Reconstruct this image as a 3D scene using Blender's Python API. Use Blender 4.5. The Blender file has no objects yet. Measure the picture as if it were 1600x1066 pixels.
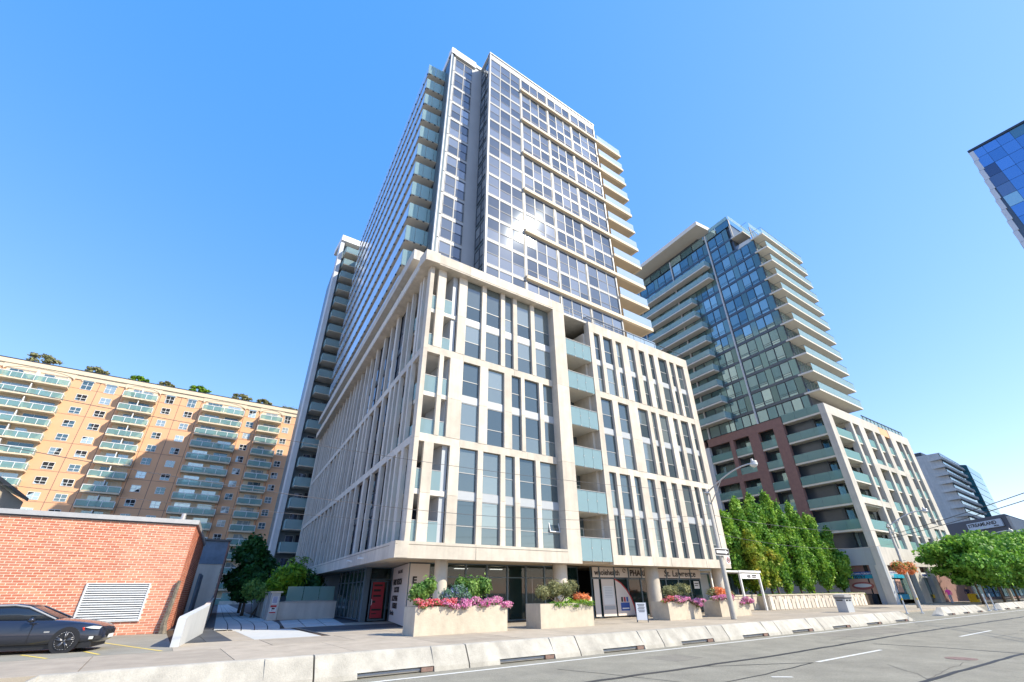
import bpy, bmesh, math, random
import numpy as np
from mathutils import Vector, Matrix
R = math.radians
random.seed(7); rng = np.random.default_rng(11)
SC = bpy.context.scene
COL = SC.collection
# ------------------------------------------------------------------ camera
cam_d = bpy.data.cameras.new('camera'); cam = bpy.data.objects.new('camera', cam_d); COL.objects.link(cam)
pi_, ro_, ya_, yb_ = map(R, (29.232, -.564, 54.935, 29.753))
Mp = Matrix(((1,0,0),(0,math.cos(pi_),math.sin(pi_)),(0,-math.sin(pi_),math.cos(pi_))))
Mr = Matrix(((math.cos(ro_),-math.sin(ro_),0),(math.sin(ro_),math.cos(ro_),0),(0,0,1)))
Wm = Matrix(((math.sin(ya_),0,math.cos(ya_)),(-math.cos(ya_),0,math.sin(ya_)),(0,-1,0)))
Tm = Wm @ (Mr @ Mp).transposed()
cr, cd, cf = Tm.col[0], Tm.col[1], Tm.col[2]
cam.matrix_world = Matrix(((cr.x,-cd.x,-cf.x,0),(cr.y,-cd.y,-cf.y,0),(cr.z,-cd.z,-cf.z,1.6),(0,0,0,1)))
cam_d.lens = 702.2/1600*36; cam_d.sensor_width = 36; cam_d.clip_start = .1; cam_d.clip_end = 6000
SC.camera = cam
# ------------------------------------------------------------------ light
SUN_EL, SUN_AZ = 43.0, -52.5            # azimuth measured from +X
sv = Vector((math.cos(R(SUN_EL))*math.cos(R(SUN_AZ)), math.cos(R(SUN_EL))*math.sin(R(SUN_AZ)), math.sin(R(SUN_EL))))
wd = bpy.data.worlds.new('World'); SC.world = wd; wd.use_nodes = True
nt = wd.node_tree; nt.nodes.clear()
sky = nt.nodes.new('ShaderNodeTexSky'); sky.sky_type = 'NISHITA'; sky.sun_disc = False
sky.sun_elevation = R(SUN_EL); sky.sun_rotation = math.atan2(sv.x, sv.y)
sky.altitude = 100; sky.air_density = 1.0; sky.dust_density = 0.15; sky.ozone_density = 5.0
bg = nt.nodes.new('ShaderNodeBackground'); bg.inputs['Strength'].default_value = 0.15
wo = nt.nodes.new('ShaderNodeOutputWorld')
mxs = nt.nodes.new('ShaderNodeVectorMath'); mxs.operation = 'MULTIPLY_ADD'      # colour grade of the whole clear sky
mxs.inputs[1].default_value = (.66, .44, .22); mxs.inputs[2].default_value = (-.1, .46, 2.05); mx2 = nt.nodes.new('ShaderNodeVectorMath'); mx2.operation = 'MAXIMUM'; mx2.inputs[1].default_value = (.05, .05, .05)
nt.links.new(sky.outputs[0], mxs.inputs[0]); nt.links.new(mxs.outputs[0], mx2.inputs[0]); nt.links.new(mx2.outputs[0], bg.inputs[0]); nt.links.new(bg.outputs[0], wo.inputs[0])
sd = bpy.data.lights.new('sun', 'SUN'); sun = bpy.data.objects.new('sun', sd); COL.objects.link(sun)
sd.energy = 2.45; sd.angle = R(.5); sd.color = (1, .915, .75)
sun.rotation_euler = sv.to_track_quat('Z', 'Y').to_euler(); sun.location = (30, -30, 80)
SC.view_settings.view_transform = 'Standard'; SC.view_settings.look = 'None'
SC.view_settings.exposure = 1.6; SC.view_settings.gamma = 1; SC.view_settings.use_curve_mapping = False
SC.cycles.max_bounces = 8; SC.cycles.transparent_max_bounces = 24; SC.cycles.caustics_reflective = False; SC.cycles.caustics_refractive = False
# ------------------------------------------------------------------ materials
def mat(name, col, rough=.7, metal=0., spec=.5, noise=None, bump=None, var=0., coat=0., stain=0., objvar=0., ior=None, speck=0.):
    """noise=(scale,amount): colour mottling; bump=(scale,strength); stain: vertical weather streaks; objvar: per object value change"""
    m = bpy.data.materials.new(name); m.use_nodes = True; n = m.node_tree.nodes; l = m.node_tree.links
    b = n['Principled BSDF']; b.inputs['Base Color'].default_value = (*col, 1); b.inputs['Roughness'].default_value = rough
    b.inputs['Metallic'].default_value = metal; b.inputs['Specular IOR Level'].default_value = spec
    if coat: b.inputs['Coat Weight'].default_value = coat; b.inputs['Coat Roughness'].default_value = .03
    if ior: b.inputs['IOR'].default_value = ior
    cur = None
    if noise or stain or bump or objvar:
        tc = n.new('ShaderNodeTexCoord')
        geo = n.new('ShaderNodeNewGeometry')
    def mult(prev, fac_out, lo, hi):
        mr = n.new('ShaderNodeMapRange'); mr.inputs['From Min'].default_value = .3; mr.inputs['From Max'].default_value = .7
        mr.inputs['To Min'].default_value = lo; mr.inputs['To Max'].default_value = hi; l.new(fac_out, mr.inputs['Value'])
        vm = n.new('ShaderNodeVectorMath'); vm.operation = 'SCALE'
        if prev is None: vm.inputs[0].default_value = col
        else: l.new(prev, vm.inputs[0])
        l.new(mr.outputs[0], vm.inputs['Scale']); return vm.outputs[0]
    if noise:
        tx = n.new('ShaderNodeTexNoise'); tx.inputs['Scale'].default_value = noise[0]; tx.inputs['Detail'].default_value = 6; tx.inputs['Roughness'].default_value = .65
        l.new(geo.outputs['Position'], tx.inputs['Vector']); cur = mult(cur, tx.outputs['Fac'], 1-noise[1], 1+noise[1]*.6)
    if speck:
        tx = n.new('ShaderNodeTexNoise'); tx.inputs['Scale'].default_value = 38; tx.inputs['Detail'].default_value = 3; tx.inputs['Roughness'].default_value = .8
        l.new(geo.outputs['Position'], tx.inputs['Vector']); cur = mult(cur, tx.outputs['Fac'], 1-speck, 1+speck)
    if stain:
        mp = n.new('ShaderNodeMapping'); mp.inputs['Scale'].default_value = (2.2, 2.2, .12)
        tx = n.new('ShaderNodeTexNoise'); tx.inputs['Scale'].default_value = 1.1; tx.inputs['Detail'].default_value = 5
        l.new(geo.outputs['Position'], mp.inputs['Vector']); l.new(mp.outputs[0], tx.inputs['Vector']); cur = mult(cur, tx.outputs['Fac'], 1-stain, 1+stain*.3)
    if objvar:
        oi = n.new('ShaderNodeObjectInfo'); cur = mult(cur, oi.outputs['Random'], 1-objvar, 1+objvar)
    if cur is not None: l.new(cur, b.inputs['Base Color'])
    if bump:
        tx = n.new('ShaderNodeTexNoise'); tx.inputs['Scale'].default_value = bump[0]; tx.inputs['Detail'].default_value = 5
        l.new(geo.outputs['Position'], tx.inputs['Vector'])
        bp = n.new('ShaderNodeBump'); bp.inputs['Strength'].default_value = bump[1]; bp.inputs['Distance'].default_value = .02
        l.new(tx.outputs['Fac'], bp.inputs['Height']); l.new(bp.outputs[0], b.inputs['Normal'])
    return m
def glass_opaque(name, dark, light, metal=.75, rough=.03, bias=.62):
    """window glass with a dark room, blind or curtain behind it: colour drawn per pane"""
    m = mat(name, dark, rough=rough, metal=metal, spec=.8); n = m.node_tree.nodes; l = m.node_tree.links; b = n['Principled BSDF']
    oi = n.new('ShaderNodeObjectInfo'); cr_ = n.new('ShaderNodeValToRGB'); cr_.color_ramp.interpolation = 'LINEAR'
    e = cr_.color_ramp.elements; e[0].color = (*dark, 1); e[0].position = bias*.6; e[1].color = (*light, 1); e[1].position = 1
    l.new(oi.outputs['Random'], cr_.inputs['Fac']); l.new(cr_.outputs['Color'], b.inputs['Base Color'])
    tx = n.new('ShaderNodeTexNoise'); tx.inputs['Scale'].default_value = .7; geo = n.new('ShaderNodeNewGeometry')
    l.new(geo.outputs['Position'], tx.inputs['Vector'])
    bp = n.new('ShaderNodeBump'); bp.inputs['Strength'].default_value = .05; bp.inputs['Distance'].default_value = .02
    l.new(tx.outputs['Fac'], bp.inputs['Height']); l.new(bp.outputs[0], b.inputs['Normal'])
    return m
def glass_clear(name, tint, dense=.4, rough=.05, spec=.6):
    m = mat(name, tint, rough=rough, spec=spec); n = m.node_tree.nodes; l = m.node_tree.links; b = n['Principled BSDF']
    tr = n.new('ShaderNodeBsdfTransparent'); tr.inputs[0].default_value = (*[min(1, .55+.5*c) for c in tint], 1)
    mx = n.new('ShaderNodeMixShader'); mx.inputs[0].default_value = dense
    fr = n.new('ShaderNodeFresnel'); fr.inputs[0].default_value = 1.5
    ad = n.new('ShaderNodeMath'); ad.operation = 'ADD'; ad.use_clamp = True; ad.inputs[1].default_value = dense; l.new(fr.outputs[0], ad.inputs[0])
    l.new(ad.outputs[0], mx.inputs[0]); l.new(tr.outputs[0], mx.inputs[1]); l.new(b.outputs[0], mx.inputs[2])
    l.new(mx.outputs[0], n['Material Output'].inputs['Surface']); return m
def leafmat(name, c1, c2, scale=1.2, c3=None):
    m = mat(name, c1, rough=.55, spec=.3); n = m.node_tree.nodes; l = m.node_tree.links; b = n['Principled BSDF']
    geo = n.new('ShaderNodeNewGeometry'); tx = n.new('ShaderNodeTexNoise'); tx.inputs['Scale'].default_value = scale; tx.inputs['Detail'].default_value = 4
    cr_ = n.new('ShaderNodeValToRGB'); e = cr_.color_ramp.elements; e[0].color = (*c1, 1); e[0].position = .36; e[1].color = (*c2, 1); e[1].position = .62
    if c3: x = e.new(.72); x.color = (*c3, 1)
    l.new(geo.outputs['Position'], tx.inputs['Vector'])
    rp = n.new('ShaderNodeMath'); rp.operation = 'MULTIPLY_ADD'; rp.inputs[1].default_value = .25; l.new(geo.outputs['Random Per Island'], rp.inputs[0])
    sb = n.new('ShaderNodeMath'); sb.operation = 'SUBTRACT'; l.new(tx.outputs['Fac'], sb.inputs[0]); sb.inputs[1].default_value = .12
    l.new(sb.outputs[0], rp.inputs[2]); l.new(rp.outputs[0], cr_.inputs['Fac']); l.new(cr_.outputs['Color'], b.inputs['Base Color'])
    tl = n.new('ShaderNodeBsdfTranslucent'); l.new(cr_.outputs['Color'], tl.inputs[0]); mx = n.new('ShaderNodeMixShader'); mx.inputs[0].default_value = .3
    l.new(b.outputs[0], mx.inputs[1]); l.new(tl.outputs[0], mx.inputs[2]); l.new(mx.outputs[0], n['Material Output'].inputs['Surface']); return m
M = dict(
 precast=mat('precast', (.63,.565,.475), .8, noise=(1.3,.14), bump=(22,.35), stain=.15, objvar=.07),
 precast2=mat('precast_pale', (.57,.535,.48), .8, noise=(.9,.11), bump=(20,.3), stain=.14, objvar=.06),
 soffit=mat('soffit', (.56,.46,.34), .85, noise=(.8,.06)),
 soffitw=mat('soffit_white', (.68,.64,.57), .85, noise=(.8,.05)),
 grey=mat('grey_panel', (.42,.445,.47), .55, metal=.1, noise=(.6,.06), objvar=.03),
 fin=mat('white_panel', (.56,.58,.60), .5, noise=(.5,.05), stain=.05),
 alu=mat('aluminium', (.36,.36,.355), .5, metal=.15),
 white=mat('white_frame', (.74,.74,.73), .5),
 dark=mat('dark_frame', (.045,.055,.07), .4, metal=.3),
 bluegrey=mat('blue_grey_clad', (.12,.165,.20), .4, metal=.2, noise=(.5,.1)),
 navy=mat('shadow_bar', (.03,.045,.085), .5),  # shadow colour for the lines at tower window heads and transoms
 room=mat('dark_room', (.02,.022,.025), .9),
 pane=glass_opaque('window_glass', (.11,.15,.17), (.34,.39,.38), .5, bias=.5),
 panet=glass_opaque('tower_glass', (.16,.19,.22), (.40,.43,.45), .62, bias=.4),
 panew=glass_opaque('side_glass', (.10,.13,.20), (.22,.27,.36), .7),
 paneg=glass_opaque('green_glass', (.13,.25,.29), (.42,.58,.58), .62, bias=.3),
 spang=mat('green_spandrel', (.16,.27,.27), .15, metal=.5, objvar=.2),
 spand=mat('dark_spandrel', (.09,.115,.145), .3, metal=.3),
 panep=glass_opaque('old_glass', (.10,.17,.20), (.62,.70,.70), .45, bias=.4),
 store=glass_clear('store_glass', (.03,.07,.07), .38, .02, .9),
 balc=glass_clear('balcony_glass', (.50,.70,.73), .34, .12, .7),
 balcw=glass_clear('balcony_glass_blue', (.48,.62,.78), .6, .1, .8),
 balcp=glass_clear('balcony_glass_green', (.36,.60,.57), .36, .1, .7),
 brick=mat('brick', (.60,.225,.14), .85, noise=(.9,.12), bump=(60,.4), objvar=.16),
 mortar=mat('mortar', (.78,.63,.5), .95, noise=(3,.1), bump=(60,.3)),
 brickr=mat('brown_brick', (.26,.15,.13), .85, noise=(2,.15), bump=(30,.3)),
 peach=mat('peach_brick', (.76,.43,.245), .9, noise=(.5,.06), bump=(12,.2)),
 cream=mat('cream_trim', (.72,.60,.44), .8, noise=(.6,.05)),
 concrete=mat('sidewalk_concrete', (.37,.32,.255), .9, noise=(1.3,.18), bump=(40,.3), objvar=.08, speck=.1),
 barrier=mat('barrier_concrete', (.43,.405,.35), .85, noise=(2.2,.22), bump=(30,.5), objvar=.06, stain=.18, speck=.1),
 planter=mat('planter_concrete', (.56,.49,.385), .85, noise=(2.2,.14), bump=(20,.35), stain=.1),
 asphalt=mat('asphalt', (.25,.236,.19), .92, noise=(.8,.22), bump=(55,.9), speck=.28),
 asphalt2=mat('lot_asphalt', (.27,.255,.21), .92, noise=(.8,.18), bump=(50,.6), speck=.2),
 tar=mat('tar', (.028,.028,.03), .6),
 paint=mat('road_paint', (.62,.62,.58), .7, noise=(6,.12)),
 yellow=mat('yellow_paint', (.72,.55,.12), .7, noise=(6,.15)),
 paver=mat('pale_paver', (.50,.51,.50), .85, noise=(3,.1), objvar=.05),
 paverd=mat('dark_paver', (.055,.06,.07), .7, noise=(3,.12), objvar=.12),
 galv=mat('galvanised', (.5,.49,.48), .5, metal=.5, noise=(4,.1)),
 pole=mat('pole_concrete', (.43,.40,.35), .8, noise=(5,.12)),
 black=mat('black_plastic', (.015,.015,.017), .5),
 rust=mat('rusty_steel', (.26,.17,.14), .6, metal=.3, noise=(8,.3)),
 red=mat('red_paint', (.5,.03,.03), .5),
 bluep=mat('blue_print', (.03,.09,.35), .5),
 teal=mat('teal_print', (.02,.33,.48), .5),
 ink=mat('black_ink', (.03,.022,.02), .6),
 vinyl=mat('white_vinyl', (.70,.63,.58), .6),
 redv=mat('red_vinyl', (.42,.035,.05), .4),
 skin=mat('skin_print', (.62,.36,.27), .5, noise=(1.2,.1)), lips=mat('lips_print', (.42,.12,.10), .5), teeth=mat('teeth_print', (.78,.76,.72), .4),
 car=mat('car_paint', (.03,.036,.055), .28, metal=.55, coat=1.),
 tyre=mat('tyre_rubber', (.06,.06,.06), .85), rim=mat('alloy', (.16,.16,.17), .3, metal=.8),
 carglass=mat('car_glass', (.02,.03,.045), .03, spec=1., metal=.3), lens=mat('headlight_lens', (.55,.58,.58), .12, spec=1.),
 amber=mat('reflector', (.6,.04,.02), .3),
 bark=mat('bark', (.16,.11,.075), .95, noise=(9,.25), bump=(30,.8)),
 leafh=leafmat('maple_leaves', (.09,.24,.03), (.28,.48,.06), .9, (.36,.52,.07)),
 leafy=leafmat('yellowing_leaves', (.15,.28,.03), (.38,.44,.05), .9, (.5,.42,.05)),
 leafs=leafmat('street_tree_leaves', (.06,.18,.025), (.2,.42,.05), .6, (.34,.52,.08)),
 leafd=leafmat('dark_leaves', (.015,.07,.018), (.04,.15,.03), .8),
 leafb=leafmat('bright_leaves', (.06,.2,.015), (.28,.45,.03), 1.5),
 leafo=leafmat('olive_leaves', (.16,.17,.07), (.36,.36,.17), 3),
 leafg=leafmat('planter_leaves', (.06,.17,.03), (.25,.40,.09), 3),
 leaflav=leafmat('lavender_leaves', (.08,.2,.09), (.24,.34,.3), 4, (.25,.25,.6)),
 grass=leafmat('grass_blades', (.08,.2,.02), (.25,.4,.06), 2),
 pink=leafmat('pink_petals', (.62,.13,.36), (.85,.42,.62), 5, (.9,.6,.72)),
 coral=leafmat('coral_petals', (.75,.10,.10), (.85,.28,.35), 5),
 orange=leafmat('orange_petals', (.75,.22,.05), (.85,.38,.2), 5),
 sky_teal=glass_opaque('teal_tower_glass', (.08,.30,.33), (.2,.5,.5), .7),
 skysc=glass_opaque('blue_tower_glass', (.16,.30,.50), (.22,.38,.62), .85),
 stream=mat('charcoal_wall', (.075,.072,.082), .6, noise=(.2,.08)),
 soil=mat('soil', (.06,.04,.025), .95),
 shirtp=mat('pink_shirt', (.75,.06,.30), .8), cloth=mat('dark_cloth', (.03,.035,.06), .8), jeans=mat('grey_jeans', (.25,.28,.34), .8),
 skinp=mat('skin', (.5,.3,.2), .6), shirtn=mat('navy_shirt', (.025,.03,.09), .8), shirty=mat('yellow_cloth', (.75,.5,.03), .8),
 light=mat('ceiling_lamp', (.9,.9,.85), .5),
)
def emis(m, s, c=(1,.97,.9)):
    b = m.node_tree.nodes['Principled BSDF']; b.inputs['Emission Color'].default_value = (*c,1); b.inputs['Emission Strength'].default_value = s
emis(M['light'], 3)
# ------------------------------------------------------------------ geometry helpers
Bd = Vector((math.cos(ya_+yb_), math.sin(ya_+yb_)))
class Fr:
    """facade frame: u runs along the wall, v into the building"""
    def __init__(s, x=0, y=0, d=Vector((1,0)), vd=Vector((0,1))): s.o=Vector((x,y)); s.d=d.normalized(); s.vd=vd.normalized(); s.flip = (s.d.x*s.vd.y-s.d.y*s.vd.x) < 0
    def p(s, u, v, z): q = s.o+s.d*u+s.vd*v; return (q.x, q.y, z)
A = Fr()
def WF(x, y): return Fr(x, y, Bd, Vector((Bd.y, -Bd.x)))
LOC = {}
def tag(o, label=None, cat=None, group=None, kind=None):
    if label: o['label'] = label
    if cat: o['category'] = cat
    if group: o['group'] = group
    if kind: o['kind'] = kind
    return o
def wloc(p): return LOC.get(p.name, Vector((0,0,0))) if p else Vector((0,0,0))
def empty(name, loc, label=None, cat=None, group=None, parent=None):
    o = bpy.data.objects.new(name, None); COL.objects.link(o); loc = Vector(loc); LOC[o.name] = loc.copy()
    o.empty_display_size = .5
    if parent: o.parent = parent
    o.location = loc - wloc(parent); return tag(o, label, cat, group)
def place(me, name, parent, loc, rotz=0):
    o = bpy.data.objects.new(name, me); COL.objects.link(o); loc = Vector(loc); LOC[o.name] = loc.copy()
    if parent: o.parent = parent
    o.location = loc - wloc(parent); o.rotation_euler = (0,0,rotz); return o
class MB:
    def __init__(s): s.v=[]; s.f=[]; s.m=[]
    def add(s, pts, faces, m=0):
        b = len(s.v); s.v += [tuple(p) for p in pts]; s.f += [tuple(b+i for i in f) for f in faces]; s.m += [m]*len(faces)
    def box(s, fr, u0,u1,v0,v1,z0,z1, m=0):
        P = [fr.p(u,v,z) for z in (z0,z1) for (u,v) in ((u0,v0),(u1,v0),(u1,v1),(u0,v1))]
        s.add(P, [(0,3,2,1),(4,5,6,7),(0,1,5,4),(1,2,6,5),(2,3,7,6),(3,0,4,7)], m); return s
    def poly(s, pts, z0, z1, m=0):
        n=len(pts); P=[(x,y,z0) for x,y in pts]+[(x,y,z1) for x,y in pts]
        s.add(P, [tuple(range(n-1,-1,-1)), tuple(range(n,2*n))]+[(i,(i+1)%n,n+(i+1)%n,n+i) for i in range(n)], m); return s
    def prism(s, fr, pts, v0, v1, m=0):                # polygon in (u,z) pushed along v
        n=len(pts); P=[fr.p(u,v0,z) for u,z in pts]+[fr.p(u,v1,z) for u,z in pts]
        s.add(P, [tuple(range(n)), tuple(range(2*n-1,n-1,-1))]+[(i,n+i,n+(i+1)%n,(i+1)%n) for i in range(n)], m); return s
    def tube(s, pts, rs, n=8, m=0, cap=True):
        if not hasattr(rs,'__len__'): rs=[rs]*len(pts)
        pts=[Vector(p) for p in pts]; b=len(s.v)
        for i,p in enumerate(pts):
            t=(pts[min(i+1,len(pts)-1)]-pts[max(i-1,0)]).normalized()
            a=t.cross(Vector((0,0,1)) if abs(t.z)<.9 else Vector((1,0,0))).normalized(); c=t.cross(a)
            for k in range(n):
                g=2*math.pi*k/n; s.v.append(tuple(p+(a*math.cos(g)+c*math.sin(g))*rs[i]))
        for i in range(len(pts)-1):
            for k in range(n): s.f.append((b+i*n+k,b+i*n+(k+1)%n,b+(i+1)*n+(k+1)%n,b+(i+1)*n+k)); s.m.append(m)
        if cap: s.f += [tuple(b+k for k in range(n)), tuple(b+(len(pts)-1)*n+k for k in range(n-1,-1,-1))]; s.m += [m,m]
        return s
    def mesh(s, name, mats, origin=(0,0,0), smooth=False):
        me = bpy.data.meshes.new(name); o=origin
        me.from_pydata([(x-o[0],y-o[1],z-o[2]) for x,y,z in s.v], [], s.f)
        for m in (mats if isinstance(mats,(list,tuple)) else [mats]): me.materials.append(M[m])
        me.polygons.foreach_set('material_index', s.m)
        if smooth: me.polygons.foreach_set('use_smooth', [True]*len(me.polygons))
        bm_ = bmesh.new(); bm_.from_mesh(me); bmesh.ops.recalc_face_normals(bm_, faces=bm_.faces); bm_.to_mesh(me); bm_.free()
        return me
    def build(s, name, mats, parent=None, origin=None, smooth=False):
        if origin is None:
            xs=[p[0] for p in s.v]; ys=[p[1] for p in s.v]; zs=[p[2] for p in s.v]
            origin=((min(xs)+max(xs))/2,(min(ys)+max(ys))/2,min(zs))
        return place(s.mesh(name, mats, origin, smooth), name, parent, origin)
def bx(name, m, parent, fr, *a): return MB().box(fr,*a).build(name, m, parent)
CACHE = {}
def cbox(w,d,h,m,name):
    k=('b',round(w,3),round(d,3),round(h,3),m)
    if k not in CACHE: CACHE[k]=MB().box(A,0,w,0,d,0,h).mesh(name,m)
    return CACHE[k]
def fpl(fr,u0,u1,v,z):      # location and rotation for a local mesh that spans x 0..w
    q = fr.p(u1 if fr.flip else u0, v, z); d = -fr.d if fr.flip else fr.d
    return q, math.atan2(d.y,d.x)
def window(parent, fr, u0,u1,z0,z1, v, name='window', mull=(), trans=(), fm='alu', pm='pane', fw=.05, fd=.07, joined=False, tilt=.15, bar_shade=0):
    """frame mesh > panes. mull: absolute u of mullions, trans: absolute z of transoms"""
    w=u1-u0; h=z1-z0
    ml=[round((u1-x) if fr.flip else (x-u0),3) for x in mull]; ml.sort(); tl=sorted(round(z-z0,3) for z in trans)
    k=('w',round(w,2),round(h,2),tuple(round(x,2) for x in ml),tuple(round(x,2) for x in tl),fm,fw,fd,bar_shade)
    if k not in CACHE:
        b=MB(); b.box(A,0,fw,0,fd,0,h); b.box(A,w-fw,w,0,fd,0,h); b.box(A,fw,w-fw,0,fd,0,fw); b.box(A,fw,w-fw,0,fd,h-fw,h)
        if bar_shade: b.box(A,fw,w-fw,.002,fd,h-fw-.13,h-fw,1)  # shadow line under the window head, painted as a navy bar
        for x in ml: b.box(A,x-fw/2,x+fw/2,.004,fd-.004,fw,h-fw)
        for z in tl:
            xs=[fw]+[q for x in ml for q in (x-fw/2,x+fw/2)]+[w-fw]
            for i in range(0,len(xs),2): b.box(A,xs[i],xs[i+1],.006,fd-.006,z-fw/2-(bar_shade and .02),z+fw/2+(bar_shade and .01),1 if bar_shade else 0)  # tower transoms thickened and coloured navy to carry their shadow
        CACHE[k]=b.mesh(name,[fm,'navy'] if bar_shade else fm)
    q,rz=fpl(fr,u0,u1,v,z0); o=place(CACHE[k],name,parent,q,rz)
    xs=[0]+ml+[w]; zs=[0]+tl+[h]
    cells=[(xs[i]+.02,xs[i+1]-.02,zs[j]+.02,zs[j+1]-.02) for i in range(len(xs)-1) for j in range(len(zs)-1)]
    if joined:
        kk=k+('p',pm)
        if kk not in CACHE:
            b=MB()
            for a,c,d,e in cells: b.box(A,a,c,fd*.45,fd*.45+.01,d,e)
            CACHE[kk]=b.mesh('glazing',pm)
        g=bpy.data.objects.new('glazing',CACHE[kk]); COL.objects.link(g); g.parent=o
        g.rotation_euler=(R(random.uniform(-tilt,tilt)),0,R(random.uniform(-tilt,tilt)))
    else:
        for a,c,d,e in cells:
            kk=('p',round(c-a,2),round(e-d,2),pm)
            if kk not in CACHE: CACHE[kk]=MB().box(A,-(c-a)/2,(c-a)/2,-.005,.005,-(e-d)/2,(e-d)/2).mesh('pane',pm)
            g=bpy.data.objects.new('pane',CACHE[kk]); COL.objects.link(g); g.parent=o; g.location=((a+c)/2,fd*.5,(d+e)/2)
            g.rotation_euler=(R(random.uniform(-tilt,tilt)),0,R(random.uniform(-tilt,tilt)))
    return o
def text(body, loc, rx, rz, size, m, parent, name='lettering', bold=0., shear=0., align='LEFT', sx=1, ext=.004):
    c=bpy.data.curves.new(name,'FONT'); c.body=body; c.size=size; c.extrude=ext; c.offset=bold; c.shear=shear; c.align_x=align; c.resolution_u=3
    tmp=bpy.data.objects.new('tmp',c); COL.objects.link(tmp); bpy.context.view_layer.update()
    me=bpy.data.meshes.new_from_object(tmp.evaluated_get(bpy.context.evaluated_depsgraph_get())); bpy.data.objects.remove(tmp); bpy.data.curves.remove(c)
    me.name=name; me.materials.clear(); me.materials.append(M[m]); o=bpy.data.objects.new(name,me); COL.objects.link(o); loc=Vector(loc); LOC[o.name]=loc.copy()
    if parent: o.parent=parent
    o.location=loc-wloc(parent); o.rotation_euler=(rx,0,rz); o.scale=(sx,1,1); return o
ST='structure'
# ================================================================== ground
M['cracked']=mat('crack_fill',(.11,.1,.085),.9)
M['patchy']=mat('patched_asphalt',(.215,.2,.165),.92,noise=(1.2,.2),bump=(55,.8),speck=.25)
def sheet(name,m,pts,z,parent=None,th=.03):
    o=MB().poly(pts,z-th,z).build(name,m,parent); return o
g=sheet('ground','asphalt2',[(-900,-900),(1600,-900),(1600,1500),(-900,1500)],-.145,th=.5); tag(g,kind=ST)
road=sheet('road','asphalt',[(-200,-6),(500,-6),(500,17.0),(-200,17.0)],-.12); tag(road,kind=ST)
def strip(b,pts,w,z):
    for i in range(len(pts)-1):
        p=Vector(pts[i]);q=Vector(pts[i+1]);d=(q-p).normalized();n=Vector((-d.y,d.x))*w/2
        b.add([(*(p+n),z),(*(p-n),z),(*(q-n),z),(*(q+n),z)],[(0,1,2,3)])
b=MB(); strip(b,[(-60,12.0),(200,12.0)],.13,-.115); b.build('edge_line','paint',road)
for x0,x1 in ((3.2,7.7),(15.3,19.75),(27.4,32.1),(39.5,44.2),(51.6,56.3),(63.7,68.4)):
    b=MB(); strip(b,[(x0,7.52),(x1,7.6)],.12,-.115); b.build('lane_dash','paint',road)
b=MB(); strip(b,[(12.0,7.0),(12.35,6.7)],.12,-.115); b.build('lane_dash','paint',road)
def wob(pts,a,step=.6):
    out=[]
    for i in range(len(pts)-1):
        p=Vector(pts[i]);q=Vector(pts[i+1]);n=max(1,int((q-p).length/step))
        for k in range(n): out.append(p.lerp(q,k/n)+Vector((random.uniform(-a,a),random.uniform(-a,a))))
    out.append(Vector(pts[-1])); return out
for pts,w in (([(5,9.1),(12.3,9.0),(16,8.95),(21.5,9.15),(28.2,9.35),(48,9.45),(90,9.6)],.16),([(21.7,8.5),(21.9,6.6),(21.8,4.7),(21.6,2)],.09),([(21.8,4.62),(16,4.75),(13.8,4.7),(9,4.6)],.12),([(12.3,8.9),(15.1,7.5),(12.3,7.3),(8,7.2)],.05),([(9,11),(9.6,8.9),(10.2,6)],.03)):
    b=MB(); strip(b,wob(pts,.035),w,-.1155); b.build('tar_seal','tar',road)
for x0,x1,y0,y1 in ((2.5,9,3,6.2),(24,31,9.8,11.6),(33,47,2.5,6.8),(12.5,13.8,9.9,11.1)):
    o=MB().poly([(x0,y0),(x1,y0+.1),(x1+.1,y1),(x0-.1,y1)],-.12,-.1175).build('asphalt_patch','patchy',road)
b=MB(); b.tube([(19,5.4,-.119),(19,5.4,-.112)],.36,20); b.build('manhole','rust',road)
for q in range(7):
    x=6+q*5.5+random.uniform(-1,1); y=random.uniform(3,11); b=MB(); strip(b,wob([(x,y),(x+random.uniform(-2,2),y+random.uniform(-1.5,1.5)),(x+random.uniform(1,4),y+random.uniform(-2,2))],.06,.35),.02,-.1162); b.build('crack','cracked',road)
sw=empty('sidewalk',(-20,17,0)); tag(sw,kind=ST)
bx('kerb','concrete',sw,A,-200,200,17.0,17.22,-.14,0)
bx('slab_bed','soil',sw,A,-60,200,17.22,21.2,-.14,-.02)
x=-21.4
while x<110:
    bx('paving_slab','concrete',sw,A,x,x+3.38,17.235,21.15,-.02,random.uniform(-.001,.001)); x+=3.4
lot=sheet('parking_lot','asphalt2',[(-80,21.2),(1.04,21.2),(1.04,31.3),(-80,31.3)],0); tag(lot,kind=ST)
for pts in ([(-1.27,27.22),(.73,21.5)],[(-1.47,23.36),(-.9,21.6)],[(-2.94,23.14),(-2.1,21.3)],[(-5.5,23.1),(-4.6,21.3)]):
    b=MB(); strip(b,pts,.1,.005); b.build('bay_line','yellow',lot)
pz=empty('plaza',(20,24,0)); tag(pz,kind=ST)
bx('slab_bed','soil',pz,A,1.0,110,21.2,60,-.14,-.03)
for y0,y1 in ((21.2,24.2),(24.23,27.25)):
    x=1.05 if y0<24 else 7.0
    while x<104:
        if x<6.9 or True: bx('paving_slab','concrete',pz,A,x,x+3.0,y0,y1,-.03,random.uniform(-.0015,.0015))
        x+=3.03
bx('plaza_floor','concrete',pz,A,7.0,110,27.27,34,-.03,-.004)
al=empty('alley_path',(5,34,0)); tag(al,kind=ST)
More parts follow.
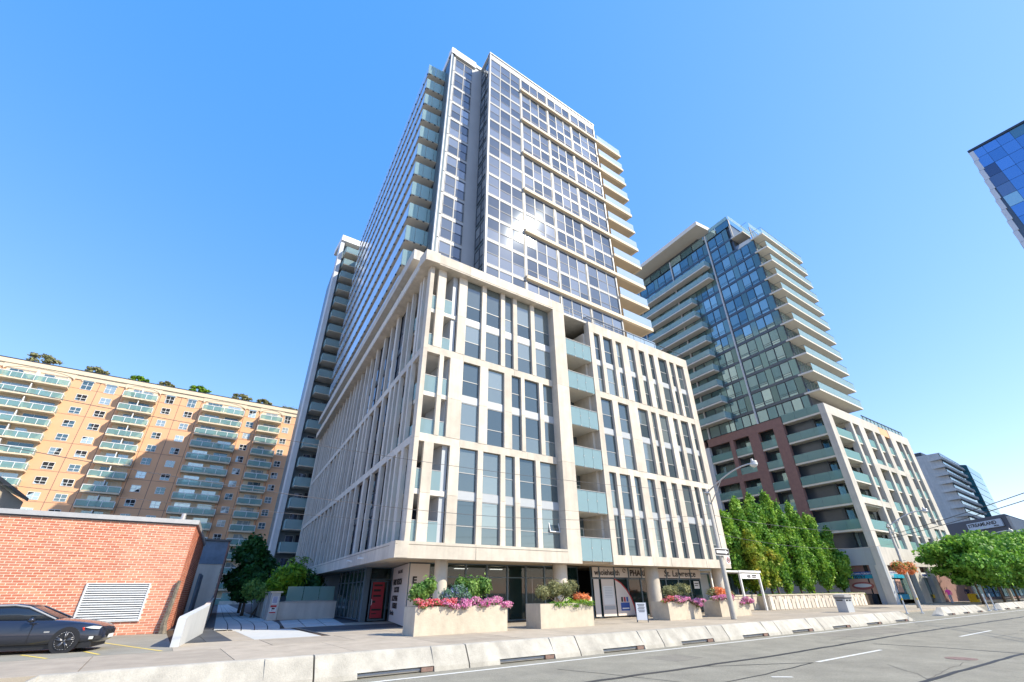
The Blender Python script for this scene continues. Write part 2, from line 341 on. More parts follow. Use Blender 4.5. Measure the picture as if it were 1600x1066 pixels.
# alley: dark border pavers, pale curved path made of lanes
bx('slab_bed','paverd',al,A,.95,14,34.0,60,-.03,-.012)
MB().poly([(.95,60),(14,60),(22,135),(2,135)],-.03,-.012).build('slab_bed','paverd',al)
for k in range(7):      # dark pavers at left
    bx('paving_slab','paverd',al,A,1.4,2.2,24.3+k*1.4,24.3+k*1.4+1.38,-.02,.004); bx('paving_slab','paverd',al,A,2.22,3.1,24.3+k*1.4,24.3+k*1.4+1.38,-.02,.004)
for k in range(4): bx('paving_slab','concrete',al,A,3.12,3.9,24.3+k*1.9,24.3+k*1.9+1.88,-.02,.004)
for k in range(3): bx('paving_slab','paver',al,A,3.92,6.6,24.3+k*2.1,24.3+k*2.1+2.08,-.02,.002)
def pathx(y,t):
    l=3.0+.0926*(y-31); r=5.6-(.9*math.sin(min(1,max(0,(y-31)/16))*math.pi))*-.6+.0926*(y-31)*1.0+ (1.6 if y<33 else 1.6-.05*(y-33))*0.35
    return l+(r-l)*t
y=31.0; stp=1.5
while y<118:
    n=5
    for i in range(n):
        a,c=i/n+.008,(i+1)/n-.008
        MB().poly([(pathx(y,a),y),(pathx(y,c),y),(pathx(y+stp-.03,c),y+stp-.03),(pathx(y+stp-.03,a),y+stp-.03)],-.02,.004).build('paving_slab','paver',al)
    y+=stp; stp*=1.12
for i in range(3):
    for j in range(3):
        def q(s,t): 
            a=Vector((6.4,31.2)).lerp(Vector((9.9,31.6)),s); c=Vector((7.8,40.2)).lerp(Vector((12.0,42.2)),s); return a.lerp(c,t)
        P=[q(i/3+.01,j/3+.01),q((i+1)/3-.01,j/3+.01),q((i+1)/3-.01,(j+1)/3-.01),q(i/3+.01,(j+1)/3-.01)]
        MB().poly([tuple(p) for p in P],-.02,.006).build('paving_slab','paver',al)
for i in range(4):
    for j in range(3): bx('paving_slab','paverd',al,A,7.05+i*1.6,8.63+i*1.6,27.3+j*1.28,28.56+j*1.28,-.02,.005)
south=MB().box(A,-200,300,-13,-6,-.13,.0).build('far_sidewalk','concrete'); tag(south,kind=ST)

# ================================================================== main building
AB=empty('apartment_tower',(9,24,0),'tall white and glass apartment tower at the corner, pale concrete grid podium with shops below','apartment tower')
FL=lambda k: 24.2+2.93*k
W0=WF(9.32,23.7); W1=WF(9.98,24.2)
# --- bands and cornice of the street podium
def band(fr,u0,u1,v0,v1,z0,z1,joints,m='precast',name='precast_panel'):
    us=[u0]+[j for j in joints if u0<j<u1]+[u1]
    for i in range(len(us)-1):
        bx(name,m,AB,fr,us[i]+(.008 if i else 0),us[i+1]-(.008 if i<len(us)-2 else 0),v0,v1,z0,z1)
band(A,9.32,20.79,23.7,24.9,22.15,23.06,(12.9,))
for z0,z1 in ((3.17,6.3),(6.312,9.55),(9.562,15.4),(15.412,22.14),(22.15,23.06)):
    bx('corner_pier','precast',AB,A,20.8,21.98,23.7,24.75,z0,z1)
band(A,9.32,20.79,23.7,24.5,3.17,3.96,(14.05,))
band(W0,.0,48.4,.004,1.05,22.162,23.055,(8,16,24,32,40))
band(W0,.0,48.4,.004,.7,3.182,3.955,(5.5,11,16.5,22,27.5,33,38.5,44))
s=1.021
M['joint']=mat('joint_shadow',(.22,.19,.155),.9)
bx('groove','joint',AB,A,9.34,20.78,23.69,23.71,3.80,3.825); bx('groove','joint',AB,W0,.05,48,-.006,.01,3.80,3.825); bx('groove','joint',AB,A,9.34,20.78,23.69,23.71,22.25,22.275); bx('groove','joint',AB,W0,.05,48,-.006,.01,22.25,22.275)
for x in (14.05,26.6,30.9,35.2): bx('groove','joint',AB,A,x-.012,x+.012,23.692,23.71,3.19,3.76)
band(A,10.27,20.79,24.22,24.65,9.42,9.9,(12.98,18.2),name='floor_band')
band(A,10.27,20.79,24.22,24.65,15.32,15.82,(12.98,17.2),name='floor_band')
PT=[(9.98,10.27),(10.62,11.24),(12.33,13.0),(14.30,14.68),(16.0,16.36),(17.13,17.5),(18.85,19.22)]
PM=[(9.98,10.27),(11.2,11.5),(11.98,12.96),(14.30,14.94),(16.3,16.92),(17.76,18.07),(19.42,19.78)]
for (zz0,zz1,P) in ((3.96,9.42,PT),(9.9,15.32,PM),(15.82,22.15,PT)):
    for a,c in P:
        if a<10: continue
        w=random.uniform(-.01,.01); zs=zz0+(zz1-zz0)*.47
        bx('pier','precast',AB,A,a,c,24.2,24.40,zz0,zs-.006); bx('pier','precast',AB,A,a,c,24.2,24.40,zs+.006,zz1)
for z0,z1 in ((3.96,9.6),(9.612,15.5),(15.512,22.15)): bx('corner_pier','precast',AB,A,9.98,10.27,24.19,24.7,z0,z1)
def wins(P,x_end,zz):
    """windows between consecutive piers; zz = [(z0,transom,z1)...]"""
    for i in range(len(P)-1+(1 if x_end else 0)):
        a=P[i][1]; c=P[i+1][0] if i+1<len(P) else x_end
        for z0,t,z1 in zz:
            window(AB,A,a-.03,c+.03,z0,z1,24.36,trans=(t,),mull=((a+c)/2,) if False else (),fm='alu')
zb=[(3.9,4.95,6.38),(6.84,7.95,9.5)]; zm=[(9.85,10.97,12.42),(12.9,13.98,15.4)]; zt=[(15.75,17.02,18.33),(18.85,19.98,22.2)]
wins(PT[2:],20.8,zb); wins(PM[2:],20.8,zm); wins(PT[2:],20.8,zt)
for z0,z1 in ((6.38,6.84),(12.42,12.9),(18.33,18.85)):
    bx('spandrel_panel','grey',AB,A,12.3,20.8,24.34,24.44,z0,z1)
# open casement in the last column
o=window(AB,A,19.9,20.75,5.0,6.2,24.25,name='casement_window',fm='white'); o.rotation_euler.x=R(-14)
# --- corner loggia
for z in (6.45,9.45,12.35,15.35,18.45):
    MB().poly([(10.3,24.35),(12.2,24.35),(12.2,27.3),(13.2,30.2),(10.95,30.4)],z,z+.28).build('loggia_slab','soffitw',AB)
for z0,z1 in ((3.96,9.42),(9.9,15.32),(15.82,22.15)):
    bx('metal_panel','grey',AB,A,11.93,12.3,24.45,27.4,z0,z1)
for z in (3.96,6.73,9.73,12.63,15.63,18.73):
    bx('glass_rail','balc',AB,A,10.28,11.9,24.36,24.38,z,z+1.1); bx('glass_rail','balc',AB,W1,.3,5.8,.3,.32,z,z+1.1)
    bx('rail_cap','alu',AB,A,10.28,11.9,24.345,24.395,z+1.1,z+1.14)
MB().poly([(12.25,27.0),(14.6,27.2),(14.6,31),(12.8,31)],3.9,22.2).build('loggia_wall','bluegrey',AB)
for z in (3.96,6.73,9.73,12.63,15.63,18.73):
    window(AB,WF(12.16,27.05),.1,1.7,z+.05,z+2.35,-.12,name='balcony_door',mull=(),fm='dark',pm='panew')
    window(AB,WF(12.16,27.05),1.8,3.4,z+.05,z+2.35,-.12,name='balcony_door',mull=(),fm='dark',pm='panew')
# --- west side piers
def west(zz0,zz1,lst,end=47.5,seed=1,z_mid=None):
    r=random.Random(seed); P=list(lst); u=P[-1][0]
    while u<end-1.2:
        u+=r.choice((1.35,1.6,1.9,2.1,2.4)); P.append((u,r.choice((.3,.34,.4,.48))))
    for u,w in P:
        if u>end: continue
        bx('side_pier','precast2',AB,W1,u,u+w,0,.26,zz0,zz1)
    return P
west(3.955,9.42,[(.6,.28),(1.9,.55),(3.3,.32),(4.3,.34),(5.3,.36),(7.0,.6),(9.7,.34),(11.7,.62),(14.6,.5),(16.7,.4),(18.6,.4)],seed=2)
west(9.9,15.32,[(2.1,.3),(3.0,.42),(4.7,.42),(6.0,.32),(7.1,.55),(9.2,.5),(11.5,.6),(13.9,.32),(15.2,.4),(16.8,.5)],seed=5)
west(15.82,22.15,[(.35,.3),(1.4,.3),(1.95,.42),(3.8,.34),(5.2,.34),(7.7,.55),(9.6,.36),(11.7,.45),(14.4,.4),(16.6,.32),(18.5,.4)],seed=9)
band(W1,.3,47.6,.02,.3,9.42,9.9,(6,12,18,24,30,36,42),m='precast2',name='floor_band')
band(W1,.3,47.6,.02,.3,15.32,15.82,(6,12,18,24,30,36,42),m='precast2',name='floor_band')
bx('end_pier','precast2',AB,W1,47.5,48.2,-.02,1.0,3.9,22.15)
for i in range(17):
    u0=6.0+i*2.45
    for z0,z1,t in ((3.9,6.4,5.0),(6.85,9.5,8.0),(9.8,12.42,11.0),(12.9,15.4,14.0),(15.75,18.35,17.),(18.85,22.2,20.2)):
        window(AB,W1,u0,u0+2.43,z0,z1,.3,name='side_window',trans=(t,),fm='dark',pm='panew',joined=True)
for z0,z1 in ((6.4,6.85),(12.42,12.9),(18.35,18.85)): bx('side_spandrel','spand',AB,W1,6.0,47.6,.28,.36,z0,z1)
# --- cores
core=MB(); core.poly([(12.4,25.0),(20.6,25.0),(20.6,27.5),(38,27.5),(38,24.6),(38.3,70),(15.5,70),(13.3,30.5),(12.4,27.3)],3.4,22.3)
core.build('inner_wall','room',AB)
MB().poly([(9.6,24.0),(38.3,24.0),(42,71.5),(14,71.5)],22.3,22.5).build('roof','precast2',AB)
MB().poly([(9.7,24.0),(21.9,24.0),(21.9,26.2),(38.3,26.2),(38.3,24.0),(42,71.5),(14,71.5)] if False else [(9.75,24.1),(38.3,24.1),(42,71.5),(14.1,71.5)],3.2,3.34).build('soffit','soffit',AB)
# --- block two of the podium (right), flush at 23.7
CT=[(24.81,25.34),(26.07,26.45),(27.6,28.04),(28.78,29.55),(30.45,31.1),(31.87,32.5),(33.2,33.85),(35.12,35.55),(36.22,36.62),(37.6,38.5)]
CM=[(24.81,25.34),(26.65,27.29),(28.57,29.7),(30.99,31.42),(32.05,32.5),(33.71,34.4),(35.07,35.51),(36.63,37.09),(37.81,38.5)]
band(A,24.81,38.5,23.7,24.3,21.39,22.32,(29.9,34.6))
band(A,25.35,37.9,23.72,24.2,15.35,15.86,(28.4,31.5,34.6),name='floor_band')
band(A,25.35,37.9,23.72,24.2,9.4,9.86,(27.4,30.9,34.6),name='floor_band')
band(A,24.81,38.5,23.7,24.3,3.17,3.77,(28.9,33.4))
for zz0,zz1,P in ((3.77,9.4,CT),(9.86,15.35,CM),(15.86,21.39,CT)):
    for i,(a,c) in enumerate(P):
        if i in (0,len(P)-1): continue
        zs=zz0+(zz1-zz0)*.47
        bx('pier','precast',AB,A,a,c,23.7,23.93,zz0,zs-.006); bx('pier','precast',AB,A,a,c,23.7,23.93,zs+.006,zz1)
for a,c in ((24.81,25.34),(37.75,38.5)):
    for z0,z1 in ((3.77,9.85),(9.862,15.85),(15.862,21.39)): bx('corner_pier','precast',AB,A,a,c,23.71,25.2 if a<30 else 60,z0,z1)
bx('side_wall','grey',AB,A,38.3,38.45,25,60,3.2,21.3)
for P,zz in ((CT,((3.7,4.9,6.4),(6.85,8.1,9.5))),(CM,((9.8,11.,12.4),(12.85,14.,15.45))),(CT,((15.8,17.1,18.4),(18.85,20.0,21.45)))):
    for i in range(len(P)-1):
        a=P[i][1];c=P[i+1][0]
        for z0,t,z1 in zz: window(AB,A,a-.03,c+.03,z0,z1,23.89,trans=(t,),fm='alu')
for z0,z1 in ((6.4,6.85),(12.4,12.85),(18.4,18.85)): bx('spandrel_panel','grey',AB,A,25.3,37.8,23.87,23.97,z0,z1)
# guard rail on top
gr=MB()
gr.tube([(24.9,26.6,22.95),(24.9,23.85,22.95),(38.4,23.85,22.95)],.035,6)
for i in range(10): gr.tube([(25+i*1.48,23.85,22.3),(25+i*1.48,23.85,22.95)],.02,5)
gr.build('guard_rail','dark',AB)
# --- balcony bay
MB().poly([(21.9,26.1),(24.95,26.1),(24.95,27.4),(21.9,27.4)],3.2,21.4).build('bay_wall','bluegrey',AB)
bx('bay_wall','precast',AB,A,24.6,24.85,24.3,26.1,3.2,21.3)
for z in (3.32,6.35,9.43,12.47,15.45,18.35):
    o=MB().box(A,21.98,24.75,23.82,26.1,z,z+.2).build('bay_balcony','soffitw',AB)
    for a,c in ((22.0,22.93),(22.95,23.83),(23.85,24.74)): 
        bx('glass_panel','balc',o,A,a,c,23.73,23.745,z+.02,z+1.42)
    b=MB(); b.box(A,21.98,24.76,23.7,23.76,z+1.42,z+1.46)
    for x in (22.94,23.84): b.box(A,x-.03,x+.03,23.70,23.78,z-.03,z+.1); b.box(A,x-.03,x+.03,23.70,23.78,z+.75,z+.85)
    b.build('rail','alu',o)
    window(AB,A,23.6,24.5,z+.2,z+2.35,26.02,name='balcony_door',fm='white',pm='paneg')
    window(AB,A,22.1,23.5,z+.25,z+2.5,26.02,name='balcony_door',fm='dark',pm='paneg')
# --- ground floor glazing
def storefront(fr,us,v,z0,zt,z1,name='shop_window',fm='bluegrey'):
    for i in range(len(us)-1):
        window(AB,fr,us[i],us[i+1],z0,z1,v,name=name,trans=(zt,),fm=fm,pm='store',fw=.06,fd=.1,tilt=0)
storefront(A,[11.75,13.0,14.19,15.52,17.05,18.62,20.12,21.7,22.7],27.3,.05,2.45,3.2)
storefront(A,[25.1,25.77,27.3,28.8,30.24,31.6,33.2,34.77,36.27,37.7],26.3,.05,2.42,3.2)
storefront(A,[22.7,23.8,25.05],27.6,.05,2.3,3.2)
WD=WF(11.63,34.2); storefront(WD,[.25,1.5,2.8,4.1,5.5,7.0,8.4,9.3],0,.05,2.35,3.2)
bx('mullion','bluegrey',AB,A,11.5,11.85,34.0,34.3,0,3.2)
bx('mullion','bluegrey',AB,A,13.35,13.7,33.6,34.0,0,3.2)
dr=window(AB,A,12.0,13.2,.05,2.4,34.05,name='entrance_door',fm='bluegrey',pm='store',fw=.09)
window(AB,A,11.85,13.35,2.45,3.2,34.05,name='transom_window',fm='bluegrey',pm='store',tilt=0)
bx('door_poster','redv',AB,A,12.12,12.93,34.02,34.03,.2,2.3)
for k,(w,z,h) in enumerate(((.6,2.05,.12),(.5,1.74,.14),(.55,1.42,.12),(.2,1.08,.13),(.66,.62,.11),(.36,.42,.06))): bx('printed_line','ink',AB,A,12.2,12.2+w,34.008,34.014,z,z+h)
b=MB(); b.tube([(12.1,33.95,.95),(12.1,33.85,.98),(12.1,33.85,1.25),(12.1,33.95,1.28)],.02,6); b.build('door_handle','white',AB)
# vinyl covered glass wall between door and street
pv=Fr(11.72,27.32,Vector((1.6,6.4)),Vector((6.4,-1.6)))
bx('vinyl_panel','vinyl',AB,pv,0.02,6.2,-.02,.06,.04,3.14)
bx('vinyl_panel','vinyl',AB,A,11.78,13.0,27.22,27.27,.3,3.12)
ang=math.atan2(-6.4,-1.6)
for t,z,u,s_,bo in (('THE 6IX CLINIC',2.72,3.9,.26,.0),('FAMILY MEDICIN',2.1,5.6,.46,.012),('DOCTORS',1.68,4.9,.42,.012),('ACCEPTING',1.2,5.5,.42,.012),('PATIENTS',.8,5.0,.42,.012),('#YourClinic',.42,5.9,.34,.004)):
    q=pv.p(u,-.035,z); text(t,q,R(90),ang,s_,'ink',AB,bold=bo,sx=1.05)
text('E',(11.95,27.2,2.1),R(90),0,.5,'ink',AB,bold=.02,sx=1.1)
bx('ceiling_bar','light',AB,A,15.9,16.9,29.5,29.62,3.0,3.04); bx('ceiling_bar','light',AB,A,18.7,19.7,29.5,29.62,3.0,3.04)
for (x0,x1,y1) in ((14.2,24.9,33),(24.9,38,32)): bx('shop_back_wall','room',AB,A,x0,x1,y1,y1+.1,0,3.2)
bx('shop_side_wall','room',AB,A,24.95,25.05,27.7,33,0,3.2)
b=MB(); b.box(A,14,15.6,30,30.6,0,.8); b.box(A,17.8,18.3,29.5,30,0,1.0); b.box(A,19.5,21,30.4,31,0,1.1); b.build('furniture','black',AB)
bx('reception_desk','vinyl',AB,A,29,31.4,29.2,29.9,0,1.05)
bx('west_core','bluegrey',AB,WF(12.7,43.6),0,27,.1,3,0,3.2)
for x,r_ in ((12.55,.36),(21.03,.46),(29.85,.50),(38.1,.42)):
    MB().tube([(x,24.85,0),(x,24.85,3.2)],r_,24,cap=False).build('column','precast',AB,smooth=True)
# pharmacy sign strip
bx('sign_strip','vinyl',AB,A,25.14,31.65,26.17,26.2,2.5,3.14); bx('sign_strip','vinyl',AB,A,32.0,37.68,26.17,26.2,2.5,3.14)
for x in (25.77,27.3,28.8,30.24,33.2,34.77,36.27): bx('sign_divider','bluegrey',AB,A,x-.05,x+.05,26.13,26.165,2.45,3.17)
text('wholehealth',(25.3,26.15,2.64),R(90),0,.52,'ink',AB,sx=1.0,bold=.01)
b=MB(); b.tube([(28.35+.13*math.cos(t),26.14,2.95+.13*math.sin(t)) for t in [k*.5 for k in range(12)]],.02,5); b.build('logo_ring','ink',AB)
text('PHARMACY',(28.95,26.15,2.62),R(90),0,.56,'ink',AB,bold=.014,sx=1.1)
text('St. Lawrence',(32.9,26.15,2.62),R(90),0,.62,'ink',AB,bold=.008,shear=.12,sx=1.25)
bx('poster','vinyl',AB,A,25.95,27.2,26.2,26.215,.1,2.38); bx('poster','white',AB,A,26.05,27.1,26.185,26.195,.8,1.95)
for k in range(7): bx('poster_line','grey',AB,A,26.2,26.95,26.175,26.183,1.85-k*.1,1.87-k*.1)
bx('poster_band','grey',AB,A,26.05,27.1,26.175,26.183,.5,.72)
b=MB(); b.prism(A,[(27.36,.1),(29.15,.1),(29.05,.6),(28.8,1.2),(28.4,1.7),(27.9,2.1),(27.36,2.35)],26.2,26.215); b.build('poster','vinyl',AB)
b=MB(); b.tube([(29.2,26.19,.1),(29.1,26.19,.6),(28.85,26.19,1.2),(28.45,26.19,1.7),(27.95,26.19,2.12),(27.3,26.19,2.4)],.035,6); b.build('poster_arc','red',AB)
bx('poster_blue','bluep',AB,A,27.7,28.6,26.185,26.195,.4,.9)
for k,c in enumerate(('ink','redv','bluep')): bx('poster_figure',c,AB,A,27.78+k*.27,27.96+k*.27,26.185,26.195,.95,1.25)
bx('poster_text','white',AB,A,27.8,28.5,26.17,26.18,.5,.58)
bx('poster','vinyl',AB,A,25.2,25.7,26.2,26.21,.1,2.38)
bx('notice','white',AB,A,36.6,37.3,26.2,26.21,1.75,2.3); bx('notice_line','ink',AB,A,36.68,37.2,26.185,26.195,2.1,2.16); bx('notice_line','ink',AB,A,36.68,37.1,26.185,26.195,1.95,2.0)
# --- security dome cameras on soffit edge
for u in (6.0,9.0): 
    q=W0.p(u,-.15,3.5); MB().box(A,q[0]-.12,q[0]+.02,q[1]-.06,q[1]+.06,3.42,3.5).tube([(q[0]-.3,q[1],3.45),(q[0]-.08,q[1],3.47)],.05,8).build('security_camera','white',AB)
# --- setback parapet above the cornice
U2=WF(9.35,26.4)
bx('parapet','precast2',AB,U2,0,44,0,.5,24.05,25.0); bx('parapet','precast2',AB,A,9.36,14.8,26.38,26.9,24.062,24.995)
bx('parapet_wall','precast2',AB,U2,.9,44,1.0,1.3,22.5,24.04); MB().poly([(9.9,26.9),(12,26.9),(12,29.4),(10.3,31)],24.06,24.2).build('parapet_soffit','soffit',AB)
b=MB(); b.tube([(12.6,24.6,23.75),(33,24.6,23.75)],.03,6)
for i in range(14): b.tube([(12.6+i*1.56,24.6,23.0),(12.6+i*1.56,24.6,23.75)],.02,5)
b.build('guard_rail','alu',AB)

# ================================================================== tower
TY=27.0
MB().poly([(16.3,27.25),(33.5,27.25),(39,95),(22.5,95),(16.55,29.7),(12.2,29.7),(18.2,95),(22,95)] if False else [(16.3,27.25),(33.5,27.25),(38,75),(16.3,75),(12.3,29.7),(16.5,29.7)],22.4,60.2).build('inner_wall','room',AB)
cols=[(16.18,17.63),(17.66,19.1),(19.13,20.56),(20.84,22.13),(22.16,23.40),(23.43,24.76),(25.1,26.32),(26.35,27.58),(27.61,28.83),(29.14,30.56),(30.59,31.99),(32.02,33.42)]
for k in range(-1,12):
    z=FL(k)
    for i,(a,c) in enumerate(cols):
        zt_=z+2.82
        window(AB,A,a,c,z+.14,z+2.9,TY+.05,name='tower_window',trans=(z+1.42,),fm='alu',pm='panet',fw=.036,fd=.08,tilt=.45,bar_shade=1)
    bx('floor_trim','grey',AB,A,16.1,33.6,TY+.08,TY+.3,z-.05,z+.15)
    if k>=0:
        for a,c in ((12.65,13.83),(13.86,15.0)): window(AB,A,a,c,z+.22,z+2.82,29.45,name='tower_window',trans=(z+1.42,),fm='alu',pm='panet',fw=.036,fd=.08,tilt=.45,bar_shade=1)
        bx('floor_trim','grey',AB,A,12.6,15.0,29.48,29.7,z-.12,z+.22)
        for a,c in ((12.15,12.38),(12.4,12.58)): bx('cladding_panel','fin',AB,A,a,c,29.42,29.5,z+.1,z+1.4); bx('cladding_panel','fin',AB,A,a,c,29.42,29.5,z+1.43,z+2.9)
        for u0,u1 in ((.12,1.2),(1.23,2.3)): window(AB,WF(16.1,27.1),u0,u1,z+.3,z+2.75,.02,name='return_window',trans=(z+1.42,),fm='dark',pm='panet')
for x in (20.7,24.93,28.98): bx('mullion','alu',AB,A,x-.07,x+.07,TY+.02,TY+.2,21,59.2)
for x in (16.14,33.52): bx('corner_post','alu',AB,A,x-.09,x+.09,TY-.02,TY+.3,21,60.3)
bx('corner_post','fin',AB,A,12.0,12.13,29.38,29.6,22.5,60.2)
bx('top_panel','grey',AB,A,16.1,33.6,TY+.04,TY+.3,59.3,60.25)
bx('roof_edge','white',AB,A,16.0,33.7,TY-.06,TY+.5,60.25,60.42); bx('roof_edge','white',AB,WF(16.0,27.0),0,3.2,0,.5,60.25,60.4)
bx('recess_panel','grey',AB,A,15.02,16.6,29.55,29.8,22.5,60.5)
bx('roof_edge','white',AB,A,11.96,15.4,29.3,30.2,59.7,60.85); bx('roof_edge','white',AB,WF(11.96,29.3),0,9,0,.5,59.7,60.84); bx('roof_edge','white',AB,A,15.4,16.6,29.42,30,60.2,60.75)
bx('return_wall','bluegrey',AB,WF(16.12,27.1),0,2.5,.06,.2,22.5,60.2)
for k in range(1,13,2):
    z=FL(k-2) if False else FL(k)-.0
for k in (1,3,5,7,9,11): bx('ledge','cream',AB,A,20.62,38.4,TY-.24,TY+.06,FL(k)+.1,FL(k)+.5)
for k in range(0,12):       # east balconies
    z=FL(k)+.1
    o=MB().box(A,33.62,38.4,TY-(.0 if k%2 else .24),31.4,z+.05,z+.38).build('east_balcony','cream',AB)
    bx('soffit_panel','soffit',o,A,33.7,38.1,TY-.1,31.1,z+.03,z+.047)
    bx('glass_panel','balcw',o,A,33.7,38.3,TY-.2,TY-.185,z+.45,z+1.45); bx('glass_panel','balcw',o,A,38.28,38.3,TY-.17,31.3,z+.45,z+1.45)
bx('east_wall','precast2',AB,WF(33.6,27.2),0,40,-.1,.1,22,60)
# west flank of the tower: wall, balconies
WT=WF(12.04,29.4)
for k in range(0,12):
    z=FL(k)
    for u0,u1 in ((.1,.95),(.98,1.85)): bx('cladding_panel','bluegrey',AB,WT,u0,u1,0,.06,z+.03,z+2.9)
    bx('cladding_panel','grey',AB,WT,1.9,38,.0,.06,z+.03,z+.5)
    for i in range(12): window(AB,WT,2+i*3,4.9+i*3,z+.5,z+2.8,.03,name='balcony_window',mull=(2+i*3+1.45,),fm='dark',pm='panew',joined=True)
bx('flank_wall','bluegrey',AB,WT,0,44,.08,.3,22.5,60.2)
bx('flank_pier','fin',AB,WT,37.2,38.3,-1.2,.1,22.5,61.6)
for k in range(0,12):
    z=FL(k)
    o=MB().box(WT,1.85,37.2,-2.1,0,z,z+.2).build('long_balcony','soffitw',AB)
    n=12; L=35.3/n
    for i in range(n): bx('glass_panel','balcw',o,WT,1.86+i*L,1.86+(i+1)*L-.03,-2.16,-2.145,z+.06,z+1.8)
    for v0,v1,m_ in ((-2.14,-1.25,'balc'),(-1.22,-.35,'balc'),(-.32,-.02,'balc')): bx('glass_panel',m_,o,WT,1.80,1.815,v0,v1,z+.06,z+1.8)
    b=MB()
    for i in range(24): u=1.9+i*L/2; b.box(WT,u,u+.16,-2.2,-2.1,z-.06,z+.04)
    for v in (-1.9,-1.24,-.6): b.box(WT,1.78,1.86,v-.09,v+.09,z-.06,z+.04)
    cl=b.build('clip','dark',o); cl['kind']='stuff'
# wing at the back with stacked balconies
bx('wing_fin','fin',AB,A,11.45,12.15,74.6,76.2,0,62.6)
bx('wing_roof','white',AB,A,11.45,18.2,74.3,80,62.6,63.9)
MB().poly([(12.0,75.8),(46,75.8),(46,93),(13.5,93)],0,62.7).build('wing_wall','bluegrey',AB)
for k in range(-7,13):
    z=FL(k)
    o=MB().box(A,12.5,16.9,73.4,75.8,z,z+.22).build('wing_balcony','soffitw',AB)
    bx('glass_panel','balc',o,A,12.5,14.7,73.34,73.36,z+.1,z+1.35); bx('glass_panel','balc',o,A,14.72,16.9,73.34,73.36,z+.1,z+1.35); bx('glass_panel','balc',o,A,12.44,12.46,73.36,75.6,z+.1,z+1.35)
    window(AB,A,13.2,14.3,z+.25,z+2.4,75.7,name='balcony_door',fm='grey',pm='panew'); window(AB,A,14.6,16.6,z+.25,z+2.5,75.7,name='balcony_window',fm='dark',pm='panew')
# ================================================================== glass tower to the right (building with brick and white frame)
CB=empty('condominium',(80,30,0),'green glass condominium tower on a base of brown brick and white concrete frames','condominium')
WR=WF(70,23.7)
def part(name,m,fr,*a): return bx(name,m,CB,fr,*a)
LV=[5.2,8.25,11.3,14.35,17.4,20.45,23.5]
# base
part('base_wall','grey',WR,0,1.55,0,.6,0,6.1); part('base_wall','grey',WR,1.56,24,.01,.6,4.15,6.09); part('base_wall','grey',WR,4.7,24,.02,.6,0,4.14)
part('base_recess','brickr',WR,1.56,4.69,.35,.6,3.45,4.14)
sgn=part('billboard','skin',WR,1.57,4.68,.3,.4,1.1,2.7); part('sign_board','bluep',WR,1.57,4.68,.28,.42,2.71,3.45)
sb=part('sign_band','teal',WR,1.57,4.68,.26,.28,2.71,3.1)
rzW=math.atan2(-Bd.y,-Bd.x)
text('DOWNTOWN TORONTO',WR.p(4.62,.25,3.16),R(90),rzW,.26,'white',CB,bold=.006)
text('DENTISTRY',WR.p(4.95,.25,2.74),R(90),rzW,.42,'ink',CB,bold=.012,sx=1.15)
b=MB(); b.prism(WR,[(3.1+1.25*math.cos(t),1.95+.42*math.sin(t)) for t in [k*.3 for k in range(21)]],.275,.3); b.build('poster_lips','lips',CB)
b=MB(); b.prism(WR,[(3.1+1.0*math.cos(t),1.98+.2*math.sin(t)) for t in [k*.3 for k in range(21)]],.26,.275); b.build('poster_teeth','teeth',CB)
for k in range(3): part('door_panel','dark',WR,1.9+k*.75,2.6+k*.75,.26,.3,.05,1.05)
# street front
part('fascia','precast2',A,70.0,89.6,23.7,24.4,4.1,6.1)
for a,c in ((70.0,71.2),(79.2,81.6),(84.9,86.5)): part('leg','precast2',A,a,c,23.72,24.6,0,4.1)
for a,c,n in ((71.2,79.2,5),(81.6,84.9,2)):
    for i in range(n):
        w=(c-a)/n; window(CB,A,a+i*w+.02,a+(i+1)*w-.02,.4,3.2,24.3,name='shop_window',fm='dark',pm='paneg')
    part('head_panel','brickr',A,a,c,24.3,24.4,3.55,4.1)
part('shop_sign','teal',A,71.3,76.6,24.15,24.25,2.75,3.2); text('DENTIST',(71.8,24.13,2.82),R(90),0,.42,'white',CB,bold=.012)
part('shop_sign','white',A,71.3,76.6,24.15,24.25,3.21,3.5); text('DOWNTOWN TORONTO',(71.6,24.13,3.26),R(90),0,.25,'bluep',CB)
part('shop_sign','white',A,82.0,88.2,24.1,24.2,2.85,3.45); part('sign_mark','bluep',A,82.5,84.6,24.08,24.09,3.05,3.25)
part('window_poster','skin',A,73.4,75.0,24.2,24.22,1.2,2.6); part('window_poster','fin',A,71.8,73.2,24.2,24.22,1.2,2.6); part('window_poster','teal',A,71.8,76,24.2,24.22,.5,1.0)
part('notice','shirty',A,84.2,85.0,24.2,24.23,.5,.9)
part('shop_wall','brickr',A,86.5,101,23.9,24.5,0,6.1); part('shop_wall','room',A,70.5,101,25.6,26,0,6.1)
